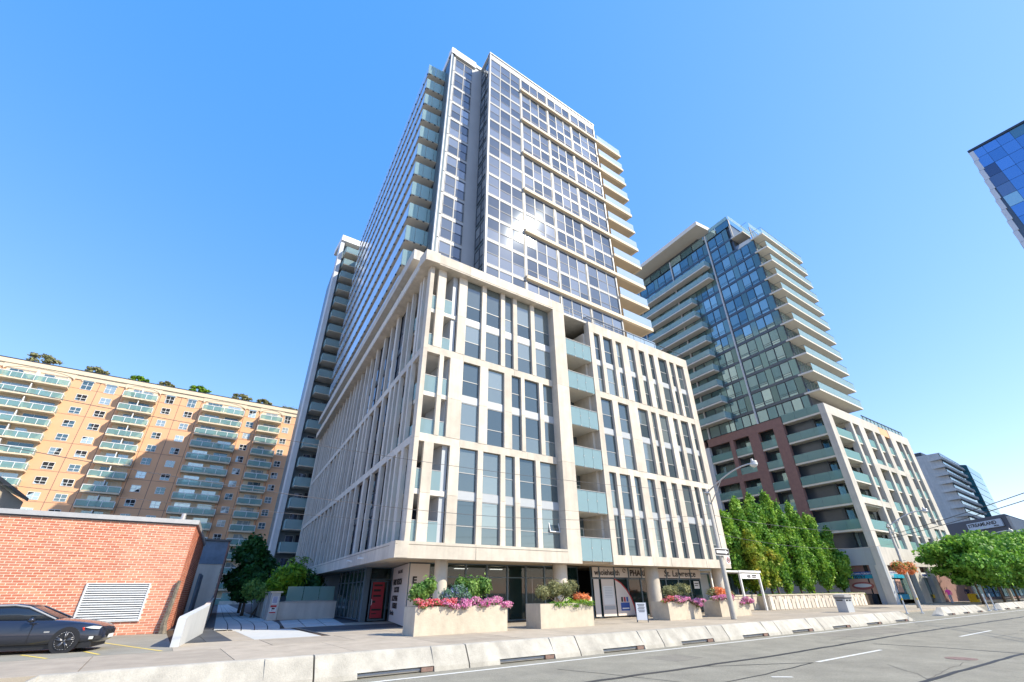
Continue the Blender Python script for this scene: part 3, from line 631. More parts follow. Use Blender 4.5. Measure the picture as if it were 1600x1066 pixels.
# white frames on the street side
tops=[(69.98,71.4),(77.3,78.0),(80.2,82.0),(85.2,86.0),(88.3,89.7),(92.2,94.4),(96.6,97.3),(99.4,101)]
for i,(a,c) in enumerate(tops):
    j={0:(11.25,12.0),1:(11.25,12.0)}.get(i,(17.0,17.8))
    zb_=6.1 if a<90 else 3
    for z0,z1 in ((zb_,11.6),(11.61,17.4),(17.41,23.1)): part('frame_pier','precast2',A,a,c,23.7,24.5,z0,z1)
part('frame_beam','precast2',A,69.98,88.29,23.7,24.5,23.11,24.56); part('frame_panel','peach',A,88.3,92.1,23.75,24.4,23.11,24.4); part('frame_beam','precast2',A,92.2,101,23.7,24.5,23.11,24.56)
for i in range(7):
    a=tops[i][1]; c=tops[i+1][0]
    zz=(11.25,12.0) if i<2 else (17.0,17.7)
    if i>4: zz=(9.5,10.2)
    part('frame_beam','precast2',A,a,c,23.72,24.4,*zz)
    for L in LV:
        if L<6 and a<90: 
            L=6.1
        s_=part('frame_balcony','soffitw',A,a-.05,c+.05,24.0,26.0,L-.25,L)
        bx('glass_panel','balcp',s_,A,a,c,23.98,24.0,L-.05,L+1.1)
        if L<23: window(CB,A,a,c,L+.02,L+2.5,26.0,name='frame_window',mull=((a+c)/2,),fm='dark',pm='paneg',joined=True)
MB().poly([(71.5,26.2),(100.8,26.2),(105,70),(78,70),(72.0,29.9),(71.6,26.6)],0,24.2).build('inner_wall','spand',CB)
part('end_wall','precast2',WF(101,23.7),0,30,-.3,.1,0,24.4)
# corner balconies on the west side (u 0..6.4)
for L in LV[1:]:
    s_=part('corner_balcony','soffitw',WR,.45,6.35,.0,2.2,L-.28,L)
    for u0,u1 in ((.5,2.4),(2.43,4.35),(4.38,6.3)): bx('glass_panel','balcp',s_,WR,u0,u1,-.03,-.015,L-.05,L+1.1)
    if L<23:
        window(CB,WR,2.0,4.1,L+.05,L+2.55,2.1,name='balcony_window',mull=(3.1,),fm='dark',pm='paneg'); window(CB,WR,4.15,6.3,L+.05,L+2.55,2.1,name='balcony_window',mull=(5.2,),fm='dark',pm='paneg')
        d_=Vector(WR.p(2.0,2.1,0)[:2]); e_=Vector(WR.p(.5,.9,0)[:2]); ff=Fr(d_.x,d_.y,(e_-d_),Vector(((e_-d_).y,-(e_-d_).x)))
        window(CB,ff,.02,1.75,L+.05,L+2.55,.02,name='balcony_window',mull=(.6,1.2),fm='alu',pm='paneg',joined=True)
part('corner_wall','spand',WR,1.6,6.4,2.25,2.4,6,23.5)
# brown brick frame (u 6.4..19.8)
wz0,wz1=4,24.4
def bwall(u0,u1,z0,z1): part('brick_wall','brickr',WR,u0,u1,-.12,.5,z0,z1)
bwall(6.4,19.8,23.1,24.4)
for a,c in ((6.4,8.0),(10.5,12.15),(15.0,15.7)): bwall(a,c,4,23.09)
for z0,z1 in ((16.5,17.5),(9.6,10.6)): bwall(12.15,15.0,z0,z1); bwall(15.7,19.8,z0,z1)
part('white_pier','fin',WR,19.81,20.6,-.1,.5,0,23.1)
for a,c in ((8.0,10.5),(12.15,15.0),(15.7,19.8)):
    for L in LV[1:6]:
        s_=part('brick_balcony','soffitw',WR,a,c,.0,1.5,L-.25,L); bx('glass_panel','balcp',s_,WR,a+.02,c-.02,-.02,0,L,L+1.1)
        window(CB,WR,a,c,L+.02,L+2.5,1.5,name='balcony_window',mull=(a+(c-a)*.35,a+(c-a)*.7),fm='dark',pm='paneg',joined=True)
part('rear_wall','spand',WR,6.4,34,1.6,1.8,0,24.3); part('rear_wall','brickr',WR,20.6,34,.2,.6,0,24.3)
# glass tower, west face
GL=[26.5+2.94*k for k in range(12)]   # 26.5 .. 58.8
GL=[24.4,26.5]+[26.5+2.94*k for k in range(1,12)]
bays=[(1.6,2.7,'s'),(2.7,4.15,'w'),(4.15,5.6,'w'),(5.6,6.6,'s'),(6.6,8.15,'w'),(8.15,9.85,'w'),(10.2,11.2,'s'),(11.2,12.6,'w'),(12.6,14.0,'w'),(14.0,15.0,'s'),(15.0,17.0,'w'),(17.0,19.0,'w'),(19.4,21.4,'w'),(21.4,23.4,'w'),(23.4,24.4,'s'),(24.4,26.6,'w'),(26.6,28.6,'w'),(29.0,31.0,'w')]
for k in range(1,13):
    z=GL[k]; zt2=z+2.94
    for a,c,t in bays:
        if k>=11 and a<4.5: continue
        if t=='w': window(CB,WR,a+.02,c-.02,z+.3,zt2-.12,-.02,name='curtain_window',trans=(z+.72,z+1.0),fm='dark',pm='paneg',fw=.06,joined=(a>9),tilt=.5)
        else: part('green_panel','spang',WR,a+.02,c-.02,0,.06,z+.3,zt2-.12)
    part('floor_band','spand',WR,(1.6 if k<11 else 4.7),31,-.04,.1,z-.1,z+.3)
for k in (0,):
    for a,c,t in bays: window(CB,WR,a+.02,c-.02,24.5,26.35,.0,name='curtain_window',fm='dark',pm='paneg',joined=True)
for u,z1 in ((10.02,63.2),(19.2,63.2),(28.8,63.2)): part('white_fin','fin',WR,u-.1,u+.1,-.25,.02,24.4,z1)
for u in (2.5,3.8): pass
z=61.74; 
for i in range(9): window(CB,WR,4.8+i*2.9,7.6+i*2.9,61.9,63.5,.0,name='curtain_window',fm='dark',pm='paneg',joined=True)
MB().poly([(70.6,25.5),(84,25.5),(92,72),(77,62),(74.4,57)],24.3,55.95).build('tower_core','spand',CB)
MB().poly([(70.9,28.8),(84,28.8),(90,60),(74,57)],55.9,63.3).build('tower_core','spand',CB)
part('corner_post','dark',WR,1.52,1.6,-.05,.3,24.4,58.8); part('corner_post','dark',WR,4.7,4.78,-.05,.3,58.8,63.4)
part('roof_canopy','soffitw',WR,9.2,31,-3.0,1,64.4,65.3); part('roof_drum','spand',WR,12,30,.5,3,63.4,64.39)
part('roof_rail','balc',WR,4.8,9.0,.0,.03,63.45,64.3)
# west balconies
for k in range(1,13):
    z=GL[k] if k<13 else 61.7
    if k<=9: u0,u1=(14.3,30) if k<8 else (15.3,27.5)
    elif k==10: u0,u1=10.6,29
    elif k==11: u0,u1=10.7,30
    else: continue
    s_=part('west_balcony','soffitw',WR,u0,u1,-1.5,0,z-.1,z+.14)
    n=int((u1-u0)/2.6)
    for i in range(n): bx('glass_panel','balc',s_,WR,u0+(u1-u0)*i/n,u0+(u1-u0)*(i+1)/n-.03,-1.5,-1.485,z+.2,z+1.2)
    bx('glass_panel','balc',s_,WR,u0,u0+.015,-1.48,0,z+.2,z+1.2)
# street balconies of the tower
SY=25.3
for k in range(1,13):
    z=GL[k]
    if k>=12: x0,y0=72.8,28.2
    x0=70.15 if k<12 else 70.5
    s_=MB().box(A,x0-.2,84.3 if k<12 else 73.0,(23.45 if k<12 else 26.5),25.6 if k<12 else 28.8,z-.12,z+.14).build('street_balcony','soffitw',CB)
    X1=84.3 if k<12 else 73.0; Y0_=23.43 if k<12 else 26.48
    n=6 if k<12 else 1
    for i in range(n): bx('glass_panel','balc',s_,A,x0-.2+(X1-x0+.2)*i/n,x0-.2+(X1-x0+.2)*(i+1)/n-.03,Y0_,Y0_+.015,z+.16,z+1.25)
    b=MB(); b.tube([(x0-.25,25.4,z+1.28),(x0-.25,Y0_,z+1.28),(X1,Y0_,z+1.28)],.03,5); b.build('hand_rail','dark',s_)
    if k<12:
        for i in range(6): window(CB,A,70.3+i*2.3,72.55+i*2.3,z+.2,z+2.75,SY,name='street_window',mull=(71.4+i*2.3,),fm='alu',pm='paneg',joined=True)
part('top_rail','balc',A,70.4,84.5,25.2,25.22,58.9,60.0); part('top_rail','balc',A,70.6,84,28.3,28.32,63.4,64.4)
part('terrace_rail','dark',A,84,100.5,24.0,24.06,25.5,25.6)
for i in range(12): part('rail_post','dark',A,84.4+i*1.45,84.45+i*1.45,24.0,24.05,24.5,25.5)
part('terrace_rail_glass','balc',A,84,100.5,24.07,24.09,24.6,25.5)

# ================================================================== peach brick apartment block
PB=empty('apartment_block',(-10,120,0),'long peach brick apartment block with arched top windows and green glass balconies behind the alley','apartment block')
PY=120.0
def pp(name,m,*a): return bx(name,m,PB,A,*a)
pp('wall','peach',-52,18.9,PY,PY+16,0,40.6)
pp('cornice','cream',-52,19.0,PY-.35,PY+1,41.5,42.35); pp('cornice','cream',-52,19.0,PY-.15,PY+1,40.61,41.49); pp('parapet_cap','dark',-52,19.05,PY-.4,PY+1,42.36,42.5)
zw=[39.7-2.74*j for j in range(15)]
wc=[(-37.5,1.9),(-23.0,1.75),(-19.2,1.75),(-8.8,1.6),(-4.7,1.6),(7.7,1.5),(15.6,1.4)]
for x,w in wc:
    for j,zc in enumerate(zw):
        h=1.35; z0=zc-h/2-(.35 if j==0 else 0)
        window(PB,A,x-w/2,x+w/2,z0,zc+h/2,PY-.06,name='window',mull=(x,),trans=(zc-.1,),fm='white',pm='panep',fw=.08,joined=True,tilt=1.2)
        pp('window_recess','room',x-w/2+.05,x+w/2-.05,PY-.02,PY+.01,z0+.02,zc+h/2-.02)
        if j==0:
            pts=[(x+(w/2+.28)*math.cos(t),zc+.62+(w/2+.15)*math.sin(t)) for t in [math.pi*k/12 for k in range(13)]]
            MB().prism(A,pts,PY-.1,PY+.0).build('window_arch','cream',PB)
            pts=[(x+(w/2)*math.cos(t),zc+.63+(w/2-.1)*math.sin(t)) for t in [math.pi*k/12 for k in range(13)]]
            MB().prism(A,pts,PY-.13,PY-.101).build('arch_light','panep',PB)
for x in (-34.8,-21.1,-17.1,-10.6,-6.8,-2.9,6.1,9.2,14.3): pp('wall_joint','brickr',x-.05,x+.05,PY-.012,PY,0,40.6)
for j in range(0,15,2): pp('wall_joint','brickr',-52,18.9,PY-.014,PY,zw[j]-1.0,zw[j]-.93)
stacks=[(-50,-40,15),(-35.6,-25.4,15),(-16.7,-10.9,14),(-2.4,5.9,15),(9.4,14.2,15)]
for si,(a,c,n) in enumerate(stacks):
    pp('bay_wall','cream',a+.3,c-.3,PY-.05,PY-.015,0,40.5)
    for j in range(15):
        z=zw[j]-1.35
        if j==0: z+=.0
        s_=pp('balcony','cream',a,c,PY-1.7,PY-.03,z-.3,z-.02)
        n_=max(2,int((c-a)/1.7))
        for i in range(n_): bx('glass_panel','balcp',s_,A,a+(c-a)*i/n_+.05,a+(c-a)*(i+1)/n_-.05,PY-1.72,PY-1.69,z+.05,z+1.0)
        b=MB(); b.box(A,a-.02,c+.02,PY-1.76,PY-1.66,z+1.02,z+1.14); 
        for i in range(n_+1): x=a+(c-a)*i/n_; b.box(A,x-.05,x+.05,PY-1.76,PY-1.66,z-.02,z+1.02)
        b.box(A,a,a+.06,PY-1.65,PY-.03,z+1.02,z+1.12); b.box(A,c-.06,c,PY-1.65,PY-.03,z+1.02,z+1.12)
        b.build('railing','white',s_)
        for g_ in ('glass',): 
            bx('glass_panel','balcp',s_,A,a,a+.03,PY-1.6,PY-.1,z+.05,z+1.0); bx('glass_panel','balcp',s_,A,c-.03,c,PY-1.6,PY-.1,z+.05,z+1.0)
        m_=(a+c)/2
        if si in (0,1,3):
            window(PB,A,a+.8,m_-.5,z,z+2.15,PY-.12,name='balcony_door',mull=(a+(m_-a)*.4,a+(m_-a)*.72),fm='white',pm='panep',joined=True,tilt=1.); window(PB,A,m_+.7,c-.8,z,z+2.15,PY-.12,name='balcony_door',mull=(m_+(c-m_)*.45,),fm='white',pm='panep',joined=True,tilt=1.)
        else: window(PB,A,a+1.2,c-1.0,z,z+2.15,PY-.12,name='balcony_door',mull=(a+2.2,m_,m_+1.),fm='white',pm='panep',joined=True,tilt=1.)
        if si in (1,2): bx('privacy_wall','white',s_,A,m_-.08,m_+.08,PY-1.5,PY-.06,z,z+2.2)
    w=c-a
    MB().prism(A,[(a-.3,40.7)]+[((a+c)/2-(w/2+.1)*math.cos(t),40.2+1.1*math.sin(t)) for t in [math.pi*k/14 for k in range(15)]]+[(c+.3,40.7),(c+.3,41.49),(a-.3,41.49)],PY-.22,PY-.1).build('arch_panel','cream',PB)
pp('ground_wall','cream',-20,18.9,PY-.2,PY-.02,0,3.2)

# ================================================================== red brick building
BB=empty('brick_building',(-3,33,0),'low red brick building with a wide metal louvre beside the parking lot','brick building')
b_=lambda *a: bx(*a)
bx('wall_core','mortar',BB,A,-16,.88,31.206,46,0,4.95)
bx('wall_side','mortar',BB,Fr(.895,31.25,Bd,Vector((-Bd.y,Bd.x))),0,14,.004,.3,0,4.95)
bx('roof_cap','galv',BB,A,-16.1,.98,31.08,31.5,4.96,5.17); bx('roof_cap','galv',BB,Fr(.98,31.1,Bd,Vector((-Bd.y,Bd.x))),0,14,0,.5,4.962,5.165)
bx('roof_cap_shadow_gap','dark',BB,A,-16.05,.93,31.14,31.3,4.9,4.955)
MB().tube([(.2,33.5,5.1),(.2,33.5,5.75)],.12,10).build('vent_pipe','galv',BB)
L0,L1,Z0,Z1=-2.69,-.26,.6,2.12
bw,bh,cs=.335,.083,.1085
bricks=[]
for r_ in range(46):
    z=.01+r_*cs; off=(r_%2)*.18
    x=.89-off
    first=True
    while x>-13:
        w=bw if not(first and off) else bw
        xa=x-w
        if not (xa<L1-.02 and x>L0+.02 and z+bh>Z0-.02 and z<Z1+.02): bricks.append((xa,x,z))
        elif xa<L1 and x>L1+.06: bricks.append((L1+.03,x,z))
        elif xa<L0-.06 and x>L0: bricks.append((xa,L0-.03,z))
        x=xa-.03; first=False
    if off: bricks.append((.89-off+.03,.89,z))
def inview(b): return b[0]>-7.3
vis=[b for b in bricks if inview(b)]; vis.sort(key=lambda b:-b[0]); 
for (xa,xb,z) in vis[:296]:
    o=place(cbox(round(xb-xa,2),.03,bh,'brick','brick'),'brick',BB,(xa,31.2-random.uniform(0,.005),z))
rest=vis[296:]+[b for b in bricks if not inview(b)]
bm_=MB()
for i,(xa,xb,z) in enumerate(rest): bm_.box(A,xa,xb,31.2-random.uniform(0,.004),31.233,z,z+bh,random.choice((0,0,1,2)))
M['brickb']=mat('brick_b',(.49,.15,.085),.85,noise=(.9,.12),bump=(60,.4)); M['brickc']=mat('brick_c',(.62,.24,.14),.85,noise=(.9,.12),bump=(60,.4))
o=bm_.build('brickwork',['brick','brickb','brickc'],BB); o['kind']='stuff'
bm_=MB(); SW=Fr(.895,31.2,Bd,Vector((-Bd.y,Bd.x)))
for r_ in range(46):
    z=.01+r_*cs; u=.0 if r_%2 else -.0
    u=.02
    if r_%2: bm_.box(SW,0,.13,-.006,.02,z,z+bh,0); u=.16
    while u<13.5: bm_.box(SW,u,u+bw,-random.uniform(.002,.007),.02,z,z+bh,random.randrange(3)); u+=bw+.03
o=bm_.build('side_brickwork',['brick','brickb','brickc'],BB); o['kind']='stuff'
bx('louvre_frame','fin',BB,A,L0-.03,L0+.05,31.12,31.2,Z0-.04,Z1+.04); bx('louvre_frame','fin',BB,A,L1-.05,L1+.03,31.12,31.2,Z0-.04,Z1+.04)
bx('louvre_frame','fin',BB,A,L0+.05,L1-.05,31.12,31.2,Z1,Z1+.04); bx('louvre_frame','fin',BB,A,L0+.05,L1-.05,31.12,31.2,Z0-.04,Z0)
bx('louvre_back','black',BB,A,L0,L1,31.19,31.204,Z0,Z1)
for k in range(16):
    z=Z0+.01+k*.095
    MB().add([(L0+.05,31.16,z),(L1-.05,31.16,z),(L1-.05,31.225,z+.065),(L0+.05,31.225,z+.065),(L0+.05,31.16,z+.022),(L1-.05,31.16,z+.022),(L1-.05,31.225,z+.08),(L0+.05,31.225,z+.08)],[(0,3,2,1),(4,5,6,7),(0,1,5,4),(1,2,6,5),(2,3,7,6),(3,0,4,7)]) if False else None
    b=MB(); b.add([(L0+.05,31.13,z),(L1-.05,31.13,z),(L1-.05,31.188,z+.055),(L0+.05,31.188,z+.055),(L0+.05,31.13,z+.018),(L1-.05,31.13,z+.018),(L1-.05,31.188,z+.068),(L0+.05,31.188,z+.068)],[(0,3,2,1),(4,5,6,7),(0,1,5,4),(1,2,6,5),(2,3,7,6),(3,0,4,7)])
    b.build('louvre_slat','fin',BB)
M['patch']=mat('peeling_timber',(.20,.17,.13),.9,noise=(7,.6),bump=(25,1.))
b=MB().tube([(.86,31.0,0),(.8,31.0,.5),(.86,31.02,1.3),(.9,31.05,2.28)],[.2,.13,.11,.09],6); o=b.build('leaning_board','patch'); tag(o,'weathered timber board leaning on the corner of the red brick wall','board')
# garage and yard behind the brick building
GG=empty('garage',(3,56,0),'blue and grey rendered garage with a brown side wall at the alley','garage')
bx('wall','precast2',GG,A,1.2,4.15,50,62,0,3.95); uw=bx('upper_wall','bluegrey',GG,A,1.15,4.2,49.95,62,3.96,5.75)
M['slate']=mat('blue_render',(.13,.19,.27),.7,noise=(1.5,.25)); uw.data.materials[0]=M['slate']
bx('side_wall','brickr',GG,WF(4.22,49.96),0,14,-.04,.1,0,5.7); bx('roof_edge','dark',GG,A,1.1,4.4,49.8,62,5.76,5.9)
cr_=MB()
for i in range(14): cr_.box(WF(2.35,43.2),i*.36,i*.36+.2,-.05,.1,0,3.0); cr_.box(WF(2.35,43.2),i*.36+.2,i*.36+.36,.0,.1,0,3.0)
o=cr_.build('metal_screen','slate'); tag(o,'dark blue corrugated metal screen beside the red brick wall','screen')
HB=empty('corner_house',(-16,62,0),'sliver of a cream walled house with a dark roof edge at the left edge','house')
bx('wall','cream',HB,A,-30,-14.3,60,72,0,10.6); b=MB(); b.prism(A,[(-30,17.9),(-14.0,10.7),(-14.0,11.0),(-30,18.3)],59.6,72); b.build('roof','dark',HB); MB().prism(A,[(-30,10.61),(-14.3,10.61),(-30,17.6)],60,60.4).build('gable','cream',HB)
window(HB,A,-16.2,-14.9,8.4,9.8,59.95,fm='dark',pm='panep')
# cream wing behind the tower base, closes the alley view
AF=empty('alley_fence',(14,117,0),'white low wall with glass panels closing the far end of the alley','fence')
bx('low_wall','precast2',AF,A,11.0,20.0,116.5,116.9,0,.6)
for i in range(5): bx('glass_panel','balcp',AF,A,11.1+i*1.8,12.8+i*1.8,116.6,116.63,.62,2.0); bx('post','alu',AF,A,12.82+i*1.8,12.9+i*1.8,116.55,116.65,.62,2.1)
bx('rail','alu',AF,A,11,20,116.55,116.65,2.1,2.18)

# ================================================================== far buildings on the right
SK=empty('blue_office_tower',(250,-25,0),'blue glass office tower at the upper right edge of the view','office tower')
q=2.5; b=MB(); b.v=[(x*q,y*q,z*q) for x,y,z in [(100,-1.3,0),(100,-60,0),(135,-60,0),(135,-1.3,0),(100,-1.37,49.2),(100,-60,49.2),(135,-60,49.2),(135,-1.37,49.2),(100,-2.9,69.4),(100,-60,69.4),(135,-60,69.4),(135,-2.9,69.4)]]
b.f=[(0,1,5,4),(1,2,6,5),(2,3,7,6),(3,0,4,7),(4,5,9,8),(5,6,10,9),(6,7,11,10),(7,4,8,11),(8,9,10,11)]; b.m=[0]*9; b.build('core','spand',SK)
for j in range(29):
    z0=7+j*5.8
    for i in range(13):
        y1=-7.4-i*4.4
        m_='panew' if (i==0 and 24<=j<=26) else ('paneg' if (i*7+j*5)%23==0 else 'skysc')
        o=place(cbox(4.3,.2,5.65,m_,'glass_panel'),'glass_panel',SK,(249.7,y1,z0),0); o.rotation_euler=(R(random.uniform(-.5,.5)),0,R(-90+random.uniform(-.5,.5)))
for j in range(30): z0=6+j*5.6; yy=-3.5-max(0,(z0-123)/50*3.9); bx('corner_panel','fin',SK,A,249.4,250.5,yy-1.6,yy,z0,z0+5.5)
bx('roof_edge','dark',SK,A,249.2,252,-150,-7.1,174.2,175.2)
for z in (168,158,148): bx('bright_mullion','alu',SK,A,249.3,249.6,-25.2,-24.9,z-6.5,z)
SD=empty('warehouse',(160,30,0),'charcoal walled building with a white sign reading STREAMLAND behind the street trees','commercial building')
d=Vector((.69,.72)); cx,cy=150,24.44
FS=Fr(cx,cy,d,Vector((d.y,-d.x))); e2=Vector((17,.24)).normalized(); FE=Fr(cx,cy,e2,Vector((-e2.y,e2.x)))
P0=Vector((cx,cy)); P1=P0+d*60; P2=P1+e2*40; P3=P0+e2*22
MB().poly([tuple(P0),tuple(P3),tuple(P3+d*60),tuple(P1)],0,15.9).build('wall','stream',SD)
bx('pale_bay','precast2',SD,FE,.4,21,-.5,0,0,15.4)
bx('sign_board','fin',SD,FS,1.35,11.9,-.25,-.02,13.6,15.15)
b=MB(); b.box(FS,1.25,12.0,-.2,-.01,13.5,13.6); b.box(FS,1.25,12.0,-.2,-.01,15.15,15.25); b.build('sign_frame','dark',SD)
text('STREAMLAND',FS.p(11.6,-.27,14.25),R(90),math.atan2(-d.y,-d.x),.98,'ink',SD,bold=.035,sx=1.42); text('MEDIA',FS.p(3.9,-.27,13.75),R(90),math.atan2(-d.y,-d.x),.4,'ink',SD,bold=.012,sx=1.2)
FC=empty('distant_condominium',(240,50,0),'far grey apartment tower with stacked white balcony bands','apartment tower')
MB().poly([(230,46.9),(262,48.5),(262,75),(235,75),(230,53.4)],0,46.5).build('wall','precast2',FC)
for j in range(15):
    z=4+j*2.85
    b=MB().poly([(228.4,46.2),(262,47.6),(262,52),(230.4,52)],z,z+1.0).build('balcony_band','precast2',FC)
    window(FC,Fr(230,46.6,Vector((32,1.6)),Vector((-1.6,32))),.5,31,z+1.2,z+2.75,.1,name='window_band',mull=[2.5*k for k in range(1,13)],fm='dark',pm='paneg',joined=True)
bx('penthouse','dark',FC,A,231,252,52,70,46.5,48)
TC=empty('distant_teal_tower',(275,52,0),'slim teal glass tower behind the far grey apartment tower','glass tower')
for j in range(16): MB().poly([(268,51),(272,48.2),(300,50),(300,80),(270,80)],3*j,3*j+2.75).build('storey','sky_teal',TC)
MB().poly([(268.3,51.2),(272,48.5),(299,50.3),(299,79),(270.3,79)],0,47.9).build('core','dark',TC)
LB=empty('distant_block',(300,15,0),'low blue glass block far away at the right edge','office block')
bx('wall','skysc',LB,A,290,320,-5,31,0,22); bx('roof','dark',LB,A,289.5,320,-5,31.3,22,22.6)
for j in range(6): bx('floor_band','fin',LB,A,289.8,290,-5,31,3+j*3.4,3.4+j*3.4)

SR=empty('shop_row',(120,24,0),'low dark blue shopfront row behind the far street trees','shop')
for i in range(7):
    x=102+i*5.2
    bx('shop_front','brickr' if i%3==1 else 'stream',SR,A,x,x+5.1,24.2,40,0,5.0+.4*(i%2)); bx('shop_fascia','bluep' if i%2 else 'teal',SR,A,x+.2,x+4.9,24.0,24.15,2.9,3.6)
    for j in range(2): window(SR,A,x+.3+j*2.3,x+2.5+j*2.3,.3,2.8,24.08,name='shop_window',fm='dark',pm='paneg',joined=True)
# things left out on the balconies of the peach block
for o in [o for o in PB.children if o.name.startswith('balcony') and not o.name.startswith('balcony_door')]:
    if random.random()<.35:
        w=o.dimensions.x if o.dimensions.x else 5; L=LOC[o.name]; x=L.x+random.uniform(-1.8,1.8)
        b=MB()
        if random.random()<.5: b.box(A,x,x+.7,PY-1.2,PY-.6,L.z+.28,L.z+.75); b.box(A,x,x+.08,PY-1.2,PY-.6,L.z+.75,L.z+1.2); b.build('patio_chair','dark',o)
        else: b.tube([(x,PY-1.1,L.z+.28),(x,PY-1.1,L.z+.7)],[.16,.22],8); b.tube([(x,PY-1.1,L.z+.7),(x,PY-1.1,L.z+1.1),(x,PY-1.1,L.z+1.6)],[.15,.45,.08],7,1); b.build('potted_plant',['brickr','leafg'],o)
# ================================================================== barriers
def section(b,x0,x1,zb,m=0,y0=12.55):
    prof=[(y0,zb),(y0+.03,zb+.1) if zb<0 else (y0+.04,zb+.04),(y0+.27,.36),(y0+.31,.385),(y0+.47,.385),(y0+.51,.36),(y0+.78,zb)]
    n=len(prof); P=[(x0,y,z) for y,z in prof]+[(x1,y,z) for y,z in prof]
    b.add(P,[tuple(range(n)),tuple(range(2*n-1,n-1,-1))]+[(i,n+i,n+(i+1)%n,(i+1)%n) for i in range(n)],m)
GB='concrete barriers along the bike lane'
def barrier(x0,L,label,y=12.55,ends=''):
    b=MB(); zb=-.12
    a,c=x0+.02,x0+L-.02
    l=a+(.95 if 'L' not in ends else .9); r=c-1.0
    if 'L' in ends:
        b.add([(a,y,zb),(a,y+.78,zb),(l,y,zb),(l,y+.78,zb),(l,y+.29,.385),(l,y+.49,.385),(a+.05,y+.3,zb+.08),(a+.05,y+.48,zb+.08)],[(0,2,4,6),(1,7,5,3),(6,4,5,7),(0,6,7,1),(2,3,5,4),(0,1,3,2)])
    else: section(b,a,l,zb,y0=y)
    if 'R' in ends:
        r=c-1.0; b.add([(c,y,zb),(c,y+.78,zb),(r,y,zb),(r,y+.78,zb),(r,y+.29,.385),(r,y+.49,.385),(c-.05,y+.3,zb+.08),(c-.05,y+.48,zb+.08)],[(0,6,4,2),(1,3,5,7),(6,7,5,4),(0,1,7,6),(2,4,5,3),(0,2,3,1)])
    else: section(b,r,c,zb,y0=y)
    section(b,l,r,.0,y0=y+.035)
    o=b.build('barrier','barrier'); tag(o,label,'barrier',GB)
    p=MB().tube([(l+.01,y+.14,-.065),(r-.01,y+.14,-.065)],.045,8).build('steel_pipe','galv',o)
    bx('steel_block','rust',o,A,r-.34,r-.02,y+.05,y+.3,-.11,-.01)
    return o
names=['first white concrete barrier at the left end with a sloped nose','second barrier from the left, in front of the white parapet','barrier below the dark paver apron, third from the left','barrier in front of the pink flowered long planter','barrier between the first two planters, fifth from the left','barrier in front of the silvery shrub planter','barrier in front of the sandwich board','barrier below the third planter','barrier beside the foot of the near lamp post','barrier just right of the near lamp post','last barrier of the long run with a sloped end']
xs=[-.55+3.95*k for k in range(11)]
xs[0]=-2.2
for k,x in enumerate(xs[:10]): barrier(x,3.95 if k else 5.6,names[k],ends='L' if k==0 else ('R' if k==9 else ''))
for k,(x,e) in enumerate(((46.6,'L'),(50.1,''),(53.6,'R'))): barrier(x,3.5,['sloped first barrier of the second run past the waste bin','middle barrier of the second run before the street trees','tapered last barrier of the second run before the white posts'][k],y=13.2,ends=e)
for k,(x,e) in enumerate(((61.8,'L'),(65.3,''),(68.8,''),(72.3,'R'))): barrier(x,3.5,['sloped first barrier of the far run under the street trees','second barrier of the far run','third barrier of the far run','last barrier of the far run near the right edge'][k],y=13.2,ends=e)
# flexible posts
for k,(x,y) in enumerate(((49.1,16.2),(50.4,15.6),(59.1,13.5),(60.6,13.4))):
    t=MB().tube([(x,y,-.12),(x,y,-.06),(x,y,-.05),(x,y,1.15)],[.13,.13,.05,.05],10).build('delineator_post','fin')
    tag(t,['left white post at the gap by the flower hung pole','right white post at the gap by the flower hung pole','first white post between the two far barrier runs','second white post between the two far barrier runs'][k],'bollard','white traffic posts')
    MB().tube([(x,y,.8),(x,y,.95)],.054,10).build('reflective_band','shirty' if k<2 else 'galv',t)
# ================================================================== leaves
def leaves(name,parent,blobs,n,size,m,elong=1.5,solid=2.2,flat=0.):
    """blobs (x,y,z,rx,ry,rz): leaf quads through the outer part of each lobe"""
    w=np.array([b[3]*b[4]+b[4]*b[5]+b[3]*b[5] for b in blobs]); idx=rng.choice(len(blobs),n,p=w/w.sum()); B=np.array(blobs)[idx]
    d=rng.normal(size=(n,3)); d/=np.linalg.norm(d,axis=1)[:,None]; r=rng.random(n)**(1/solid)*rng.uniform(.8,1.1,n); r=np.where(rng.random(n)<.16,r*rng.uniform(1,1.42,n),r)
    c=B[:,:3]+d*B[:,3:]*r[:,None]
    nr=d+rng.normal(size=(n,3))*.7; nr[:,2]+=flat; nr/=np.linalg.norm(nr,axis=1)[:,None]
    t=np.cross(nr,rng.normal(size=(n,3))); t/=np.linalg.norm(t,axis=1)[:,None]; s_=np.cross(nr,t)
    sz=size*rng.uniform(.6,1.3,n)[:,None]
    v=np.stack([c-t*sz*elong/2,c+s_*sz/2+nr*sz*.12,c+t*sz*elong/2,c-s_*sz/2+nr*sz*.12],1).reshape(-1,3)
    me=bpy.data.meshes.new(name); me.vertices.add(4*n); me.vertices.foreach_set('co',(v-np.array(wloc(parent))).ravel())
    me.loops.add(4*n); me.loops.foreach_set('vertex_index',np.arange(4*n)); me.polygons.add(n)
    me.polygons.foreach_set('loop_start',np.arange(0,4*n,4)); me.polygons.foreach_set('loop_total',np.full(n,4)); me.materials.append(M[m]); me.update(); me.validate()
    o=bpy.data.objects.new(name,me); COL.objects.link(o)
    if parent: o.parent=parent
    LOC[o.name]=wloc(parent).copy(); return o
